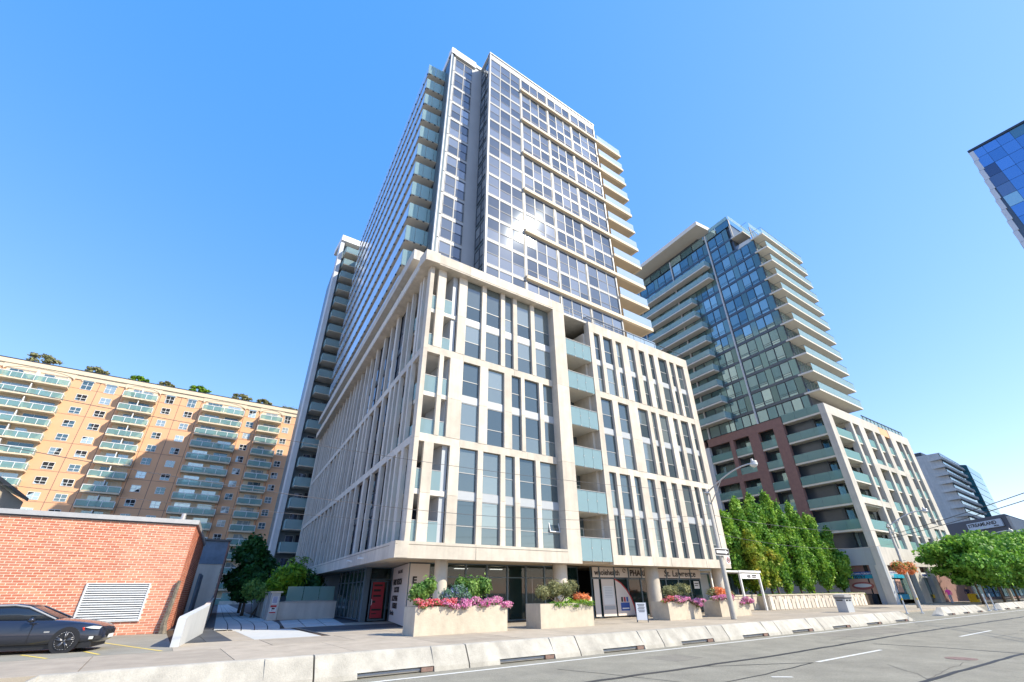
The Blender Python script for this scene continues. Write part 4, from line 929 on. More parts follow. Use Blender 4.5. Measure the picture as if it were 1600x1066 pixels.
def lumps(cx,cy,z0,z1,rx,ry,n,seed,taper=.0,k=.42):
    r=random.Random(seed); out=[]
    for i in range(n):
        t=(i+.5)/n; z=z0+(z1-z0)*t; e=math.sqrt(max(.05,1-abs(2*t-1)**2.4))*(1-taper*t); a=r.uniform(0,6.28); q=r.uniform(.35,.75)
        s_=r.uniform(.8,1.25)*k
        out.append((cx+rx*e*q*math.cos(a),cy+ry*e*q*math.sin(a),z,rx*s_*(.6+.4*e),ry*s_*(.6+.4*e),(z1-z0)*s_*.36))
    return out
def tree(label,x,y,h,z0,rx,m,n=7000,size=.26,group=None,seed=1,lob=16,name='tree',taper=.2,cat='tree',tr=.14,ry=None,k=.46,multi=1,trunkm='bark'):
    t=empty(name,(x,y,0),label,cat,group); b=MB(); r=random.Random(seed)
    L=lumps(x,y,z0+.4,h-.5,rx,ry or rx,lob,seed,taper,k)
    top=h*.75
    for q in range(multi):
        dx=r.uniform(-.3,.3)*(multi>1); b.tube([(x+dx,y,-.02),(x+dx+r.uniform(-.1,.1),y,z0*.7),(x+dx*2+r.uniform(-.2,.2),y,z0+(top-z0)*.4),(x+r.uniform(-.3,.3),y,top)],[tr,tr*.8,tr*.55,tr*.2],8)
    for q in L[::2]:
        z=min(q[2]*.7,top*.8); b.tube([(x,y,max(z0*.6,z)),((x+q[0])/2,(y+q[1])/2,(z+q[2])/2+.1),(q[0],q[1],q[2])],[tr*.4,tr*.28,tr*.1],5)
    b.build('trunk',trunkm,t,origin=(x,y,0),smooth=True)
    leaves('crown',t,L,n,size,m); return t
# columnar trees in the raised bed
GT='columnar trees on the raised planting bed'
hedge=[(47.0,28.6,9.0,'leafh'),(50.2,28.9,10.4,'leafh'),(53.4,28.8,10.9,'leafh'),(56.6,29,11.6,'leafh'),(59.8,29,10.6,'leafh'),(62.9,29,10.9,'leafh'),(65.9,28.8,10.0,'leafh'),(68.6,28.2,8.3,'leafh')]
hl=['leftmost tall columnar tree of the raised bed, behind the lamp post','second tall columnar tree from the lamp post','third columnar tree, just left of the tallest','tallest columnar tree in the middle of the raised bed','columnar tree just right of the tallest','sixth columnar tree, third from the white frame building','columnar tree second from the white frame building','short columnar tree beside the white frame building']
for i,(x,y,h,m) in enumerate(hedge): tree(hl[i],x,y,h,1.9,1.8,m,17000,.2,GT,seed=20+i,lob=26,name='columnar_tree',taper=.35,k=.40,ry=1.6)
tree('yellowing leafy tree in front of the hedge beside the 400 canopy',47.6,26.9,6.9,1.6,1.5,'leafy',8000,.2,seed=41,lob=18,k=.42)
tree('low yellow green tree in the middle of the raised bed front',51.2,27.0,5.6,1.7,1.3,'leafy',6000,.2,seed=43,lob=14,k=.42)
# street trees far right
GS='street trees on the far pavement'
for i,(x,y,h,rx,l) in enumerate(((77,17.8,6.9,3.9,'first street tree right of the white frame building'),(83,17.2,7.3,4.2,'street tree behind the first one, over the yellow box'),(88.5,17.0,8.1,5.0,'broad street tree in front of the charcoal warehouse'),(101,16.5,8.6,5.5,'street tree left of the right edge below the STREAMLAND sign'),(116,16,9.4,6,'farthest street tree at the right edge'))):
    tree(l,x,y,h,2.0,rx,'leafs',15000,.27,GS,seed=60+i,lob=18,name='street_tree',taper=.0,k=.5,tr=.13)
tree('dark bushy tree at the end of the alley before the white fin',7.6,60,7.2,1.6,2.4,'leafd',9000,.26,seed=71,lob=18,k=.5,taper=.2,cat='tree',name='alley_tree')
tree('lower dark tree left of the alley planter wall',6.9,52,4.3,.9,1.7,'leafd',5000,.2,seed=73,lob=12,k=.5,name='alley_tree')
# shrubs behind the planter wall
def shrub(label,blobs,n,size,m,name='shrub',stems=6,cat='shrub',base=None,elong=1.6,group=None,sz=None):
    x=sum(b[0] for b in blobs)/len(blobs); y=sum(b[1] for b in blobs)/len(blobs); z0=base if base is not None else 0
    t=empty(name,(x,y,z0),label,cat,group); b=MB(); r=random.Random(int(x*100))
    for i in range(stems):
        q=r.choice(blobs); b.tube([(x+r.uniform(-.2,.2),y+r.uniform(-.05,.05),z0),((x+q[0])/2,q[1],(z0+q[2])/2),(q[0]+r.uniform(-.1,.1),q[1],q[2])],[.025,.02,.008],5)
    b.build('stems','bark',t); leaves('foliage',t,blobs,n,size,m,elong=elong); return t
shrub('bright yellow green feathery shrub over the planter wall',[(8.6,46,2.6,1.0,1,1.1),(9.3,45.5,3.0,.9,1,.9),(8.0,46,2.2,.7,.8,.7)],4500,.15,'leafb',elong=3.)
shrub('dark green shrub behind the bright feathery one',[(10.6,48,2.4,1.2,1,1.3),(11.4,47,2.2,.9,.9,1.)],3500,.16,'leafd',elong=2)
shrub('green bush at the corner of the planter wall beside the path',[(6.9,48.5,2.0,.9,1,.8),(7.2,46,1.8,.6,.8,.6)],2600,.14,'leafg')
t=empty('sumac',(9.8,47,1.0),'sumac with long arching feathered fronds against the white side piers','shrub'); 
r=random.Random(5); fr_=MB(); lf=MB()
for i in range(15):
    a=r.uniform(0,6.28); L=r.uniform(1.0,1.7); p0=Vector((9.9+r.uniform(-.3,.3),47,2.6+r.uniform(0,1.6))); pts=[]
    for k in range(8):
        s_=k/7; pts.append(p0+Vector((math.cos(a)*L*s_,math.sin(a)*L*s_*.5,.55*math.sin(s_*2.4)-.25*s_*s_)))
    fr_.tube(pts,[.02]*4+[.012]*4,4,1)
    for k in range(1,8):
        for sd_ in (-1,1):
            d=(pts[k]-pts[k-1]).normalized(); n_=d.cross(Vector((0,0,1))).normalized()*sd_; c=pts[k]
            lf.add([c,c+d*.05+n_*.12+Vector((0,0,-.02)),c+n_*.3+Vector((0,0,-.1)),c-d*.05+n_*.12],[(0,1,2,3)])
fr_.tube([(9.8,47,0),(9.85,47,2),(9.9,47,4.2)],[.06,.05,.02],6,0)
fr_.build('branches',['bark','bark'],t); lf.build('fronds','leafb',t)
# ================================================================== raised bed, canopy, planter walls
RB=empty('raised_bed_wall',(55,25.3,0),'long low concrete wall with zigzag relief in front of the columnar trees','wall')
bx('wall_body','planter',RB,A,46.0,66.5,25.36,25.7,0,1.14); bx('wall_cap','planter',RB,A,45.9,66.6,25.28,25.75,1.145,1.24)
bx('back_wall','planter',RB,A,40.5,46.2,26.4,26.7,0,1.14); bx('wall_cap','planter',RB,A,40.4,46.0,26.35,26.75,1.145,1.24); bx('corner_block','planter',RB,A,46.02,46.3,25.4,26.7,0,1.13)
for i in range(27):
    x=46.1+i*.755
    o=MB().prism(A,[(x,.03),(x+.55,.03),(x+.55,.62),(x+.68,.62),(x+.68,1.1),(x+.40,1.1),(x+.40,.85),(x,.85)] if i%2 else [(x,.03),(x+.62,.03),(x+.62,.5),(x+.5,.5),(x+.5,1.1),(x,1.1)],25.30,25.36).build('relief_panel','precast',RB)
for i in range(7):
    x=40.6+i*.75; MB().prism(A,[(x,.05),(x+.66,.05),(x+.66,.6),(x+.45,.6),(x+.45,1.08),(x,1.08)],26.35,26.4).build('relief_panel','planter',RB)
bx('soil_bed','soil',RB,A,46.4,69.5,25.8,31,0.0,1.05)
gb=[(46.8+i*.9+random.uniform(-.2,.2),26.0+random.uniform(0,.6),1.12,.6,.4,.14) for i in range(24)]
o=leaves('ground_cover',RB,gb,7000,.09,'grass',elong=2.5); o['kind']='stuff'
CN=empty('entrance_canopy',(44.1,25.5,0),'white framed entrance canopy with the number 400 beside the lamp post','canopy')
for x,y in ((42.47,25.5),(45.6,25.5),(38.7,25.9)): bx('post','white',CN,A,x,x+.16,y,y+.16,0,3.0)
bx('beam','white',CN,A,42.3,45.9,25.42,25.7,3.0,3.16); bx('beam','white',CN,A,38.6,42.28,25.5,25.7,3.0,3.14); bx('beam','white',CN,A,45.7,45.86,25.72,28.6,3.0,3.15)
bx('canopy_roof','soffitw',CN,A,38.6,45.68,25.72,28.8,3.03,3.12)
bx('sign_board','white',CN,A,42.7,45.55,25.48,25.54,2.5,2.92); text('400',(43.55,25.47,2.58),R(90),0,.36,'ink',CN,bold=.005); bx('sign_mark','ink',CN,A,44.35,45.1,25.465,25.475,2.74,2.82); bx('sign_mark','ink',CN,A,44.35,44.95,25.465,25.475,2.6,2.68)
LBY=empty('lobby',(42,29,0),'grey glass lobby wall behind the white entrance canopy','entrance')
for i in range(9): window(LBY,A,38.7+i*.95,39.6+i*.95,.05,2.95,28.9+.0,name='lobby_window',fm='dark',pm='paneg')
bx('lobby_panel','grey',LBY,A,40.3,41.7,28.3,28.5,0,2.9); bx('lobby_wall','spand',LBY,A,38.6,47.4,29.1,29.4,0,3.4)
# pale far railing seen between the trunks
for i in range(0): pass
# alley planter wall
PW=empty('planter_wall',(9.8,41,0),'pale low wall topped by a glass screen, with a capped pier carrying warning signs','wall')
bx('wall_body','precast2',PW,A,7.72,11.85,41.0,41.3,0,1.1); bx('wall_cap','precast2',PW,A,7.7,11.85,40.96,41.34,1.105,1.15)
bx('pier','precast2',PW,A,7.05,7.68,40.8,41.2,0,1.72); bx('pier_cap','cream',PW,A,6.98,7.8,40.74,41.26,1.725,1.83)
for i in range(3): bx('glass_panel','balcp',PW,A,8.25+i*1.18,9.39+i*1.18,41.62,41.64,1.2,2.15)
bx('rail','alu',PW,A,8.2,11.8,41.6,41.66,1.16,1.2)
bx('notice','white',PW,A,7.18,7.56,40.785,40.795,1.02,1.5)
for k in range(6): bx('notice_line','bluep',PW,A,7.22,7.52,40.775,40.783,1.44-k*.07,1.47-k*.07)
bx('notice','white',PW,A,7.14,7.56,40.785,40.795,.42,.98); bx('notice_band','red',PW,A,7.15,7.55,40.775,40.783,.82,.95); bx('notice_band','red',PW,A,7.15,7.55,40.775,40.783,.45,.53)
b=MB(); b.prism(A,[(7.25,.72),(7.42,.68),(7.47,.72),(7.47,.76),(7.27,.8)],40.772,40.783); b.box(A,7.28,7.31,40.772,40.783,.6,.71); b.build('camera_symbol','ink',PW)
SWf=WF(7.1,41.6)
for i in range(10):
    u=.1+i*1.9; hh=1.75 if i%2==0 else 1.35
    bx('fin_pier','precast2',PW,SWf,u,u+.3,-.05,.5,0,hh); bx('pier_cap','precast2',PW,SWf,u-.03,u+.33,-.08,.53,hh+.003,hh+.06)
    b=MB(); b.box(SWf,u+.31,u+1.89,.1,.3,0,.45); b.box(SWf,u+.31,u+1.89,.1,.3,.85,1.15); b.box(SWf,u+.31,u+.9,.1,.3,.451,.849); b.box(SWf,u+1.25,u+1.89,.1,.3,.451,.849); b.build('wall_bay','precast2',PW)
PR=empty('parapet_wall',(1.3,35,0),'white concrete parapet wall with square slots along the alley path','wall')
PF=Fr(.98,22.8,Vector((1.9,11.0)),Vector((11.0,-1.9)))
b=MB(); b.prism(PF,[(0,0),(7.2,0),(7.2,1.2),(.25,.93),(.0,.86)],0,.26); b.build('parapet','fin',PR)
e=PF.p(7.22,0,0); PG=Fr(e[0],e[1],Bd,Vector((Bd.y,-Bd.x)))
for i in range(14):
    u=i*2.0; h=1.2+.012*u
    b=MB(); b.box(PG,u,u+1.98,0,.22,0,.5); b.prism(PG,[(u,.85),(u+1.98,.85),(u+1.98,h+.024),(u,h)],0,.22); b.box(PG,u,u+1.45,0,.22,.501,.849); b.box(PG,u+1.75,u+1.98,0,.22,.501,.849); b.build('parapet_segment','precast2',PR)
b=MB(); b.tube([PG.p(8,.1,1.35),PG.p(30,.1,1.75)],.04,6); b.build('hand_rail','alu',PR)
# ================================================================== planters with flowers
GP='concrete flower planters on the pavement'
def planter(x0,x1,y0,d,h,label):
    t=empty('planter',((x0+x1)/2,y0+d/2,0),label,'planter',GP)
    b=MB(); th=.09; b.box(A,x0,x1,y0,y0+th,0,h); b.box(A,x0,x1,y0+d-th,y0+d,0,h); b.box(A,x0,x0+th,y0+th,y0+d-th,0,h); b.box(A,x1-th,x1,y0+th,y0+d-th,0,h); b.box(A,x0+th,x1-th,y0+th,y0+d-th,.05,h-.12,1)
    b.build('planter_box',['planter','soil'],t); return t
def flowers(label,x0,x1,y,z,m,n,name='petunias',hang=.1,parts=10,wy=.22):
    t=empty(name,((x0+x1)/2,y,z),label,'flowers'); r=random.Random(int(x0*31)); bl=[]
    for i in range(parts): bl.append((x0+(x1-x0)*(i+.5)/parts+r.uniform(-.05,.05),y+r.uniform(-.12,.12),z+r.uniform(-hang,.1),(x1-x0)/parts*1.1,wy*1.1,r.uniform(.09,.15)))
    leaves('leaves',t,bl,int(n*.7),.06,'leafg',elong=1.8); leaves('blossoms',t,[(a,b_-.05,c+.04,d,e*1.1,f*1.1) for a,b_,c,d,e,f in bl],n,.062,m,elong=1.05,solid=6); return t
planter(9.55,14.39,21.12,1.2,1.08,'long pale concrete planter with pink flowers by the clinic entrance')
flowers('coral petunias at the left end of the long planter',9.6,11.5,21.25,1.17,'coral',1600)
flowers('pink petunias spilling over the right half of the long planter',12.0,14.6,21.3,1.2,'pink',2600,hang=.18)
flowers('pink petunias in the middle of the long planter',10.8,12.2,21.2,1.12,'pink',1200,hang=.15)
shrub('green leafy shrub at the left of the long planter',[(9.9,21.7,1.6,.42,.4,.42),(10.4,21.7,1.9,.35,.35,.35)],2600,.085,'leafg',base=1.0)
shrub('blue flowered lavender like shrub in the middle of the long planter',[(11.3,21.6,1.45,.4,.35,.36),(11.9,21.6,1.6,.42,.35,.4),(12.3,21.6,1.4,.35,.3,.3)],3600,.05,'leaflav',base=1.0,elong=2.4)
shrub('tall green shrub at the right of the long planter',[(12.7,21.8,1.75,.5,.4,.5),(13.4,21.8,1.9,.42,.35,.42),(12.2,21.9,2.0,.3,.3,.3)],3600,.09,'leafg',base=1.0)
planter(16.34,20.0,21.0,1.25,1.08,'pale concrete planter with a silvery shrub before the shop glass')
shrub('silvery olive shrub in the second planter',[(16.9,21.5,1.6,.42,.35,.34),(17.7,21.5,1.75,.5,.38,.42),(18.5,21.5,1.7,.42,.36,.42),(19.0,21.5,1.85,.3,.3,.35)],5000,.045,'leafo',base=1.0,elong=3,stems=14)
shrub('orange tinged grass tuft at the right of the second planter',[(19.4,21.4,1.3,.35,.3,.25),(19.9,21.4,1.3,.25,.25,.2)],900,.05,'orange',base=1.0,elong=4,name='grass_tuft',cat='plant')
flowers('yellow green trailing plants along the second planter',17.2,19.9,21.1,1.08,'leafb',900,name='trailing_plants',hang=.12)
planter(26.74,30.0,21.3,1.35,1.0,'third pale planter with crimson and pink flowers by the pharmacy')
flowers('crimson and pink petunias on the left rim of the third planter',26.6,28.2,21.45,1.1,'coral',900,hang=.1,parts=6); flowers('pale pink petunias in the third planter',27.4,28.8,21.35,1.1,'pink',1200,parts=6)
flowers('pink petunias hanging over the right face of the third planter',29.0,30.3,21.25,1.02,'pink',1500,hang=.28,parts=6)
shrub('wide yellow green bush in the third planter',[(27.9,21.9,1.6,.7,.45,.35),(29.2,21.9,1.7,.75,.45,.36),(28.8,21.6,1.25,.5,.4,.3)],4200,.06,'leafo',base=.95,elong=2.4)
planter(32.68,36.4,21.6,1.35,1.0,'fourth pale planter with pink and orange flowers behind the lamp post')
flowers('pink petunias along the left of the fourth planter',32.2,34.3,21.6,1.1,'pink',1900,hang=.12,parts=8); flowers('pink petunias hanging at the right end of the fourth planter',35.2,36.6,21.55,1.0,'pink',1300,hang=.25,parts=6)
shrub('orange flowering bush in the fourth planter',[(33.4,22,1.5,.55,.4,.35),(34.3,22,1.45,.45,.4,.3)],2200,.06,'orange',base=.95,elong=2)
shrub('small olive bush between orange and pink flowers in the fourth planter',[(32.9,22.2,1.5,.4,.4,.3),(35,22.2,1.35,.5,.4,.28)],1500,.06,'leafo',base=.95)
# ================================================================== signs and street furniture
SG=empty('sandwich_board',(24.35,21.2,0),'white A frame sandwich board on the pavement before the pharmacy','sign')
d=Vector((.45,-.55)).normalized(); F1=Fr(24.0,21.55,d,Vector((-d.y,d.x)) if False else Vector((.55,.45)))
def slant(b,fr,u0,u1,z0,z1,v0,v1,t,m=0):
    P=[fr.p(u,v,z) for (z,v) in ((z0,v0),(z1,v1)) for u in (u0,u1)]; n=[fr.p(u,v+t,z) for (z,v) in ((z0,v0),(z1,v1)) for u in (u0,u1)]
    b.add(P+n,[(0,1,3,2),(4,6,7,5),(0,4,5,1),(2,3,7,6),(0,2,6,4),(1,5,7,3)],m)
b=MB(); slant(b,F1,.04,.62,.12,1.0,-.26,-.02,.02); b.build('board','white',SG)
b=MB(); slant(b,F1,.04,.62,.12,1.0,.3,.04,.02); b.build('board','white',SG)
b=MB(); slant(b,F1,0,.04,0,1.05,-.29,-.0,.025); slant(b,F1,.62,.66,0,1.05,-.29,-.0,.025); slant(b,F1,0,.04,0,1.05,.33,.02,.025); slant(b,F1,.62,.66,0,1.05,.33,.02,.025); b.build('frame','dark',SG)
b=MB()
for k in range(6): 
    z=.9-k*.075; v=-.26+.24*(z-.12)/.88-.006; slant(b,F1,.12+.03*(k%3),.54-.03*(k%2),z,z+.03,v,v+.01,.003)
b.build('printed_lines','ink',SG)
PS=empty('poster_stand',(20.4,21.9,0),'cream poster on a black footed stand beside the silvery shrub planter','sign')
MB().tube([(20.45,21.9,0),(20.45,21.9,.05),(20.45,21.9,.06),(20.45,21.9,.2)],[.3,.3,.05,.04],16).build('foot','black',PS); bx('board','cream',PS,Fr(20.08,21.75,Vector((.75,.1)),Vector((-.1,.75))),0,.72,0,.04,.22,1.35)
bf=Fr(20.08,21.72,Vector((.75,.1)),Vector((-.1,.75))); b=MB()
b.box(bf,-.03,.0,0,.05,.2,1.38); b.box(bf,.72,.75,0,.05,.2,1.38); b.box(bf,0,.72,0,.05,1.35,1.38); b.build('frame','black',PS)
for k in range(8): bx('printed_line','ink',PS,bf,.1,.6-.06*(k%3),.01,.02,1.22-k*.09,1.25-k*.09)
def lamp(px,py,ph,label,head=(0,0,0),arm=None,r0=.18,r1=.1,group='street lamps along the pavement'):
    t=empty('street_lamp',(px,py,0),label,'street lamp',group)
    MB().tube([(px,py,0),(px,py,.02),(px,py,ph)],[r0,r0,r1],16).build('pole','pole',t,smooth=True)
    h=Vector(head); p=Vector((px,py,ph-.25)); b=MB()
    pts=[]
    for k in range(10):
        s_=k/9; q=p.lerp(h,s_); q.z=p.z+(h.z-p.z)*math.sin(s_*math.pi/2); pts.append(q)
    b.tube(pts,.05,8); q0=Vector((px,py,ph-1.15)); b.tube([q0,q0+(pts[3]-q0)*.5+Vector((0,0,-.05)),pts[3],pts[5]],.035,6)
    b.box(A,px-.14,px+.14,py-.14,py+.14,ph-.35,ph-.2); b.tube([(px-.3,py,ph-.27),(px+.3,py,ph-.27)],.03,6)
    b.build('arm','galv',t,smooth=True)
    g_=MB(); g_.tube([h+Vector((0,0,.3)),h+Vector((0,0,.12)),h+Vector((0,-.05,.05)),h+Vector((0,-.05,-.02))],[.07,.1,.24,.27],14); g_.build('lamp_housing','galv',t,smooth=True)
    g2=MB(); g2.tube([h+Vector((0,-.05,-.02)),h+Vector((0,-.05,-.14)),h+Vector((0,-.05,-.24)),h+Vector((0,-.05,-.3))],[.27,.25,.16,.03],14); g2.build('lamp_bowl','lens',t,smooth=True); return t
lamp(30.49,19.37,7.95,'near concrete street lamp with curved arm beside the fourth planter',head=(31.3,16.0,9.2))
lamp(59.85,18.6,7.4,'street lamp with hanging orange flower baskets before the white frames',head=(61.6,15.6,8.5))
lamp(92,18.2,7.9,'far street lamp whose arm rises over the street trees',head=(93.5,15.5,8.4))
# signs on the near lamp
s1=bx('one_way_sign','ink',None,A,29.65,31.15,19.13,19.15,3.66,4.02); tag(s1,'black one way sign with white arrow on the near street lamp','sign')
b=MB(); b.prism(A,[(29.75,3.76),(30.75,3.76),(30.75,3.70),(31.08,3.84),(30.75,3.98),(30.75,3.92),(29.75,3.92)],19.11,19.125); b.build('arrow','white',s1); b=MB(); b.box(A,29.61,31.19,19.14,19.155,3.62,4.06); b.build('border','white',s1)
s2=bx('no_parking_sign','white',None,A,30.66,31.12,19.13,19.15,3.14,3.6); tag(s2,'small white no parking sign with red ring under the one way sign','sign')
b=MB(); b.tube([(30.89+.15*math.cos(k*.35),19.12,3.37+.15*math.sin(k*.35)) for k in range(19)],.02,5); b.tube([(30.79,19.12,3.47),(30.99,19.12,3.27)],.018,5); b.build('ring','red',s2); text('P',(30.83,19.12,3.3),R(90),0,.19,'ink',s2,bold=.004)
for k,(x,l) in enumerate(((58.6,'left'),(61.0,'right'))):
    t=empty('hanging_basket',(x,18.6,3.2),f'orange flower basket hanging on the {l} side of the second street lamp','flower basket','hanging flower baskets'); 
    MB().tube([(59.85,18.6,4.0),(x,18.6,4.05)],.025,5).build('bracket','dark',t); MB().tube([(x,18.6,2.95),(x,18.6,3.2),(x,18.6,3.3)],[.1,.35,.4],12).build('basket','bark',t)
    leaves('leaves',t,[(x,18.6,3.45,.65,.6,.45)],900,.13,'leafg'); leaves('blossoms',t,[(x,18.6,3.5,.6,.6,.4),(x-.3,18.5,3.1,.4,.4,.3),(x+.35,18.5,3.25,.35,.4,.3)],1900,.13,'orange',elong=1.1,solid=5)
WBn=empty('waste_bin',(45.7,19.1,0),'grey twin waste bin on the pavement before the raised bed','waste bin')
b=MB(); b.prism(Fr(45.15,18.72),[(0.05,.0),(1.15,.0),(1.2,.95),(0,.95)],0,.75); b.build('body','grey',WBn)
bx('rim','dark',WBn,A,45.12,46.38,18.68,19.5,.955,1.03); b=MB(); b.prism(Fr(45.1,18.66),[(0,1.035),(1.3,1.035),(1.3,1.2),(.65,1.27),(0,1.2)],0,.86); b.build('lid','galv',WBn)
bx('slot','black',WBn,A,45.3,45.65,18.7,18.72,.78,.88); bx('slot','black',WBn,A,45.8,46.15,18.7,18.72,.78,.88); bx('panel','black',WBn,Fr(45.15,18.8,Vector((0,1)),Vector((1,0))),.1,.55,-.02,.0,.8,.88)
YB=MB().box(A,87,88.1,20.6,21.3,0,.95).build('newspaper_box','shirty'); tag(YB,'yellow box under the street trees beside the shopfronts','box'); bx('box_window','black',YB,A,87.15,87.95,20.56,20.6,.35,.8)
# hydrant and door mat like details
# overhead cables
def cable(label,p,q,sag,r_=.014,n=22):
    p=Vector(p);q=Vector(q); pts=[p.lerp(q,k/n)-Vector((0,0,sag*4*(k/n)*(1-k/n))) for k in range(n+1)]
    o=MB().tube(pts,r_,5).build('overhead_cable','stream' if r_<.02 else 'black'); tag(o,label,'cable','overhead cables')
cable('upper overhead cable from the near lamp post to the left edge',(30.5,19.37,7.8),(-16,19.4,7.9),.95,.011)
cable('middle overhead cable crossing the podium to the left edge',(30.5,19.37,6.3),(-16,19.4,7.1),1.9,.011)
cable('lower thin cable crossing the podium below the middle one',(30.5,19.37,5.5),(-16,19.4,5.2),1.1,.007)
cable('cable between the two street lamps',(30.5,19.37,6.2),(59.85,18.6,6.9),.5,.014)
cable('lower cable between the two street lamps',(30.5,19.37,5.0),(59.85,18.6,5.6),.7,.011)
cable('cable from the second street lamp on to the third',(59.85,18.6,6.9),(92,18.2,7.4),.5,.014)
cable('black upper cable crossing the sky at the right edge',(59.85,18.6,6.4),(29,-1,6.4),.2,.022)
cable('black lower cable crossing the sky at the right edge',(59.85,18.6,6.1),(29.5,-1,6.1),.2,.022)
# ================================================================== car
CR=empty('parked_car',(-3.2,24.2,0),'dark blue grey coupe parked beside the red brick building','car')
th=R(-12); cd_=Vector((math.cos(th),math.sin(th))); cn=Vector((-cd_.y,cd_.x)); c0=Vector((-2.0,22.95))   # near front wheel contact
def cp(s,w,z): q=c0+cd_*s+cn*w; return (q.x,q.y,z)          # s forward, w away from camera
Wd=1.78
st=[(-3.75,.62,.80,.34,.02,.15),(-3.6,.86,.98,.28,.0,.06),(-3.0,.92,1.06,.22,0,.03),(-2.2,.93,.98,.2,0,0),(-1.2,.90,.97,.19,0,0),(-.75,.885,.96,.19,0,0),(-.35,.87,.95,.2,0,0),(.1,.82,.90,.22,0,.0),(.45,.76,.85,.22,0,.03),(.7,.71,.79,.22,0,.09),(.85,.66,.71,.24,0,.18),(.95,.55,.60,.28,.02,.32)]
b=MB(); rings=[]
for (s_,zs,zc,z0,_,ins) in st:
    hw=Wd/2-ins; ring=[]
    prof=[(-hw+.06,z0),(-hw,z0+.1),(-hw-.01,(z0+zs)/2),(-hw+.03,zs),(-hw+.1,zs+.05),(-hw*.5,zc),(0,zc+.02),(hw*.5,zc),(hw-.1,zs+.05),(hw-.03,zs),(hw+.01,(z0+zs)/2),(hw,z0+.1),(hw-.06,z0)]
    rings.append([cp(s_,Wd/2+w,z) for w,z in prof])
n=len(rings[0]); b.v=[p for r_ in rings for p in r_]
for i in range(len(rings)-1):
    for k in range(n): b.f.append((i*n+k,i*n+(k+1)%n,(i+1)*n+(k+1)%n,(i+1)*n+k)); b.m.append(0)
b.f+= [tuple(range(n)),tuple(range(len(rings)*n-1,(len(rings)-1)*n-1,-1))]; b.m+=[0,0]
body=b.build('body','car',CR,smooth=True)
sb_=body.modifiers.new('smooth','SUBSURF'); sb_.levels=1; sb_.render_levels=1
def loft(secs,name,m,smooth=True):
    b=MB(); n=len(secs[0]); b.v=[p for s_ in secs for p in s_]
    for i in range(len(secs)-1):
        for k in range(n): b.f.append((i*n+k,i*n+(k+1)%n,(i+1)*n+(k+1)%n,(i+1)*n+k)); b.m.append(0)
    b.f+=[tuple(range(n)),tuple(range(len(secs)*n-1,(len(secs)-1)*n-1,-1))]; b.m+=[0,0]; return b.build(name,m,CR,smooth=smooth)
def cs_(s_,zb,zt_,wb,wt): m_=Wd/2; return [cp(s_,m_-wb,zb),cp(s_,m_-wt,zt_),cp(s_,m_-wt*.5,zt_+.03),cp(s_,m_+wt*.5,zt_+.03),cp(s_,m_+wt,zt_),cp(s_,m_+wb,zb)]
loft([cs_(-.55,.93,.95,.70,.68),cs_(-1.35,.93,1.30,.80,.60),cs_(-1.75,.93,1.36,.81,.58),cs_(-2.5,.93,1.35,.80,.57),cs_(-3.35,.95,1.02,.70,.62)],'windows','carglass')
loft([cs_(-1.36,1.29,1.325,.60,.595),cs_(-1.75,1.35,1.385,.59,.58),cs_(-2.5,1.34,1.375,.585,.57),cs_(-2.75,1.27,1.31,.6,.58)],'roof','car')
for w0 in (0,1):
    m_=Wd/2; sg=-1 if w0==0 else 1
    MB().tube([cp(-.5,m_+sg*.72,.95),cp(-1.36,m_+sg*.605,1.31),cp(-1.75,m_+sg*.59,1.37),cp(-2.6,m_+sg*.58,1.35),cp(-3.4,m_+sg*.68,1.0)],[.025,.03,.03,.03,.03],6).build('roof_pillar','alu' if w0==0 else 'car',CR)
for k,(s_,w) in enumerate(((0,.0),(-2.76,.0),(0,Wd),(-2.76,Wd))):
    near=w==0; wy=(0.0 if near else Wd-.22)
    wh=empty('wheel',cp(s_,wy,.33),parent=CR)
    MB().tube([cp(s_,wy-.005,.335),cp(s_,wy+.03,.335),cp(s_,wy+.19,.335),cp(s_,wy+.22,.335)],[.30,.335,.335,.3],28).build('tyre','tyre',wh,smooth=True)
    b=MB(); b.tube([cp(s_,wy-.012,.335),cp(s_,wy+.01,.335)],[.235,.235],28); b.build('rim_well','black',wh)
    b=MB()
    for q in range(5):
        for dq in (-.13,.13):
            a=q*2*math.pi/5+.3; b.tube([cp(s_+.04*math.cos(a),wy-.02,.335+.04*math.sin(a)),cp(s_+.24*math.cos(a+dq),wy-.02,.335+.24*math.sin(a+dq))],[.03,.018],5)
    b.tube([cp(s_,wy-.035,.335),cp(s_,wy-.01,.335)],[.05,.06],12)
    for q in range(24):
        a0,a1=q*2*math.pi/24,(q+1)*2*math.pi/24; b.tube([cp(s_+.245*math.cos(a0),wy-.018,.335+.245*math.sin(a0)),cp(s_+.245*math.cos(a1),wy-.018,.335+.245*math.sin(a1))],.014,5)
    b.build('rim','rim',wh,smooth=True)
    if near:
        b=MB(); b.tube([cp(s_,-.006+ (0.0),.345),cp(s_,.05,.345)],[.385,.385],28); b.build('wheel_arch','black',CR)
MB().add([cp(.5,.03,.62),cp(.80,.12,.60),cp(.83,.13,.69),cp(.42,.05,.74),cp(.5,.06,.60),cp(.82,.16,.58),cp(.84,.17,.7),cp(.42,.10,.76)],[(0,1,2,3),(4,7,6,5),(0,4,5,1),(1,5,6,2),(2,6,7,3),(3,7,4,0)]) 
def blob(name,m,pts_out,t=.03):
    b=MB(); n=len(pts_out); P=[cp(s_,w-t,z) for s_,w,z in pts_out]+[cp(s_,w+.05,z) for s_,w,z in pts_out]
    b.add(P,[tuple(range(n)),tuple(range(2*n-1,n-1,-1))]+[(i,n+i,n+(i+1)%n,(i+1)%n) for i in range(n)]); return b.build(name,m,CR)
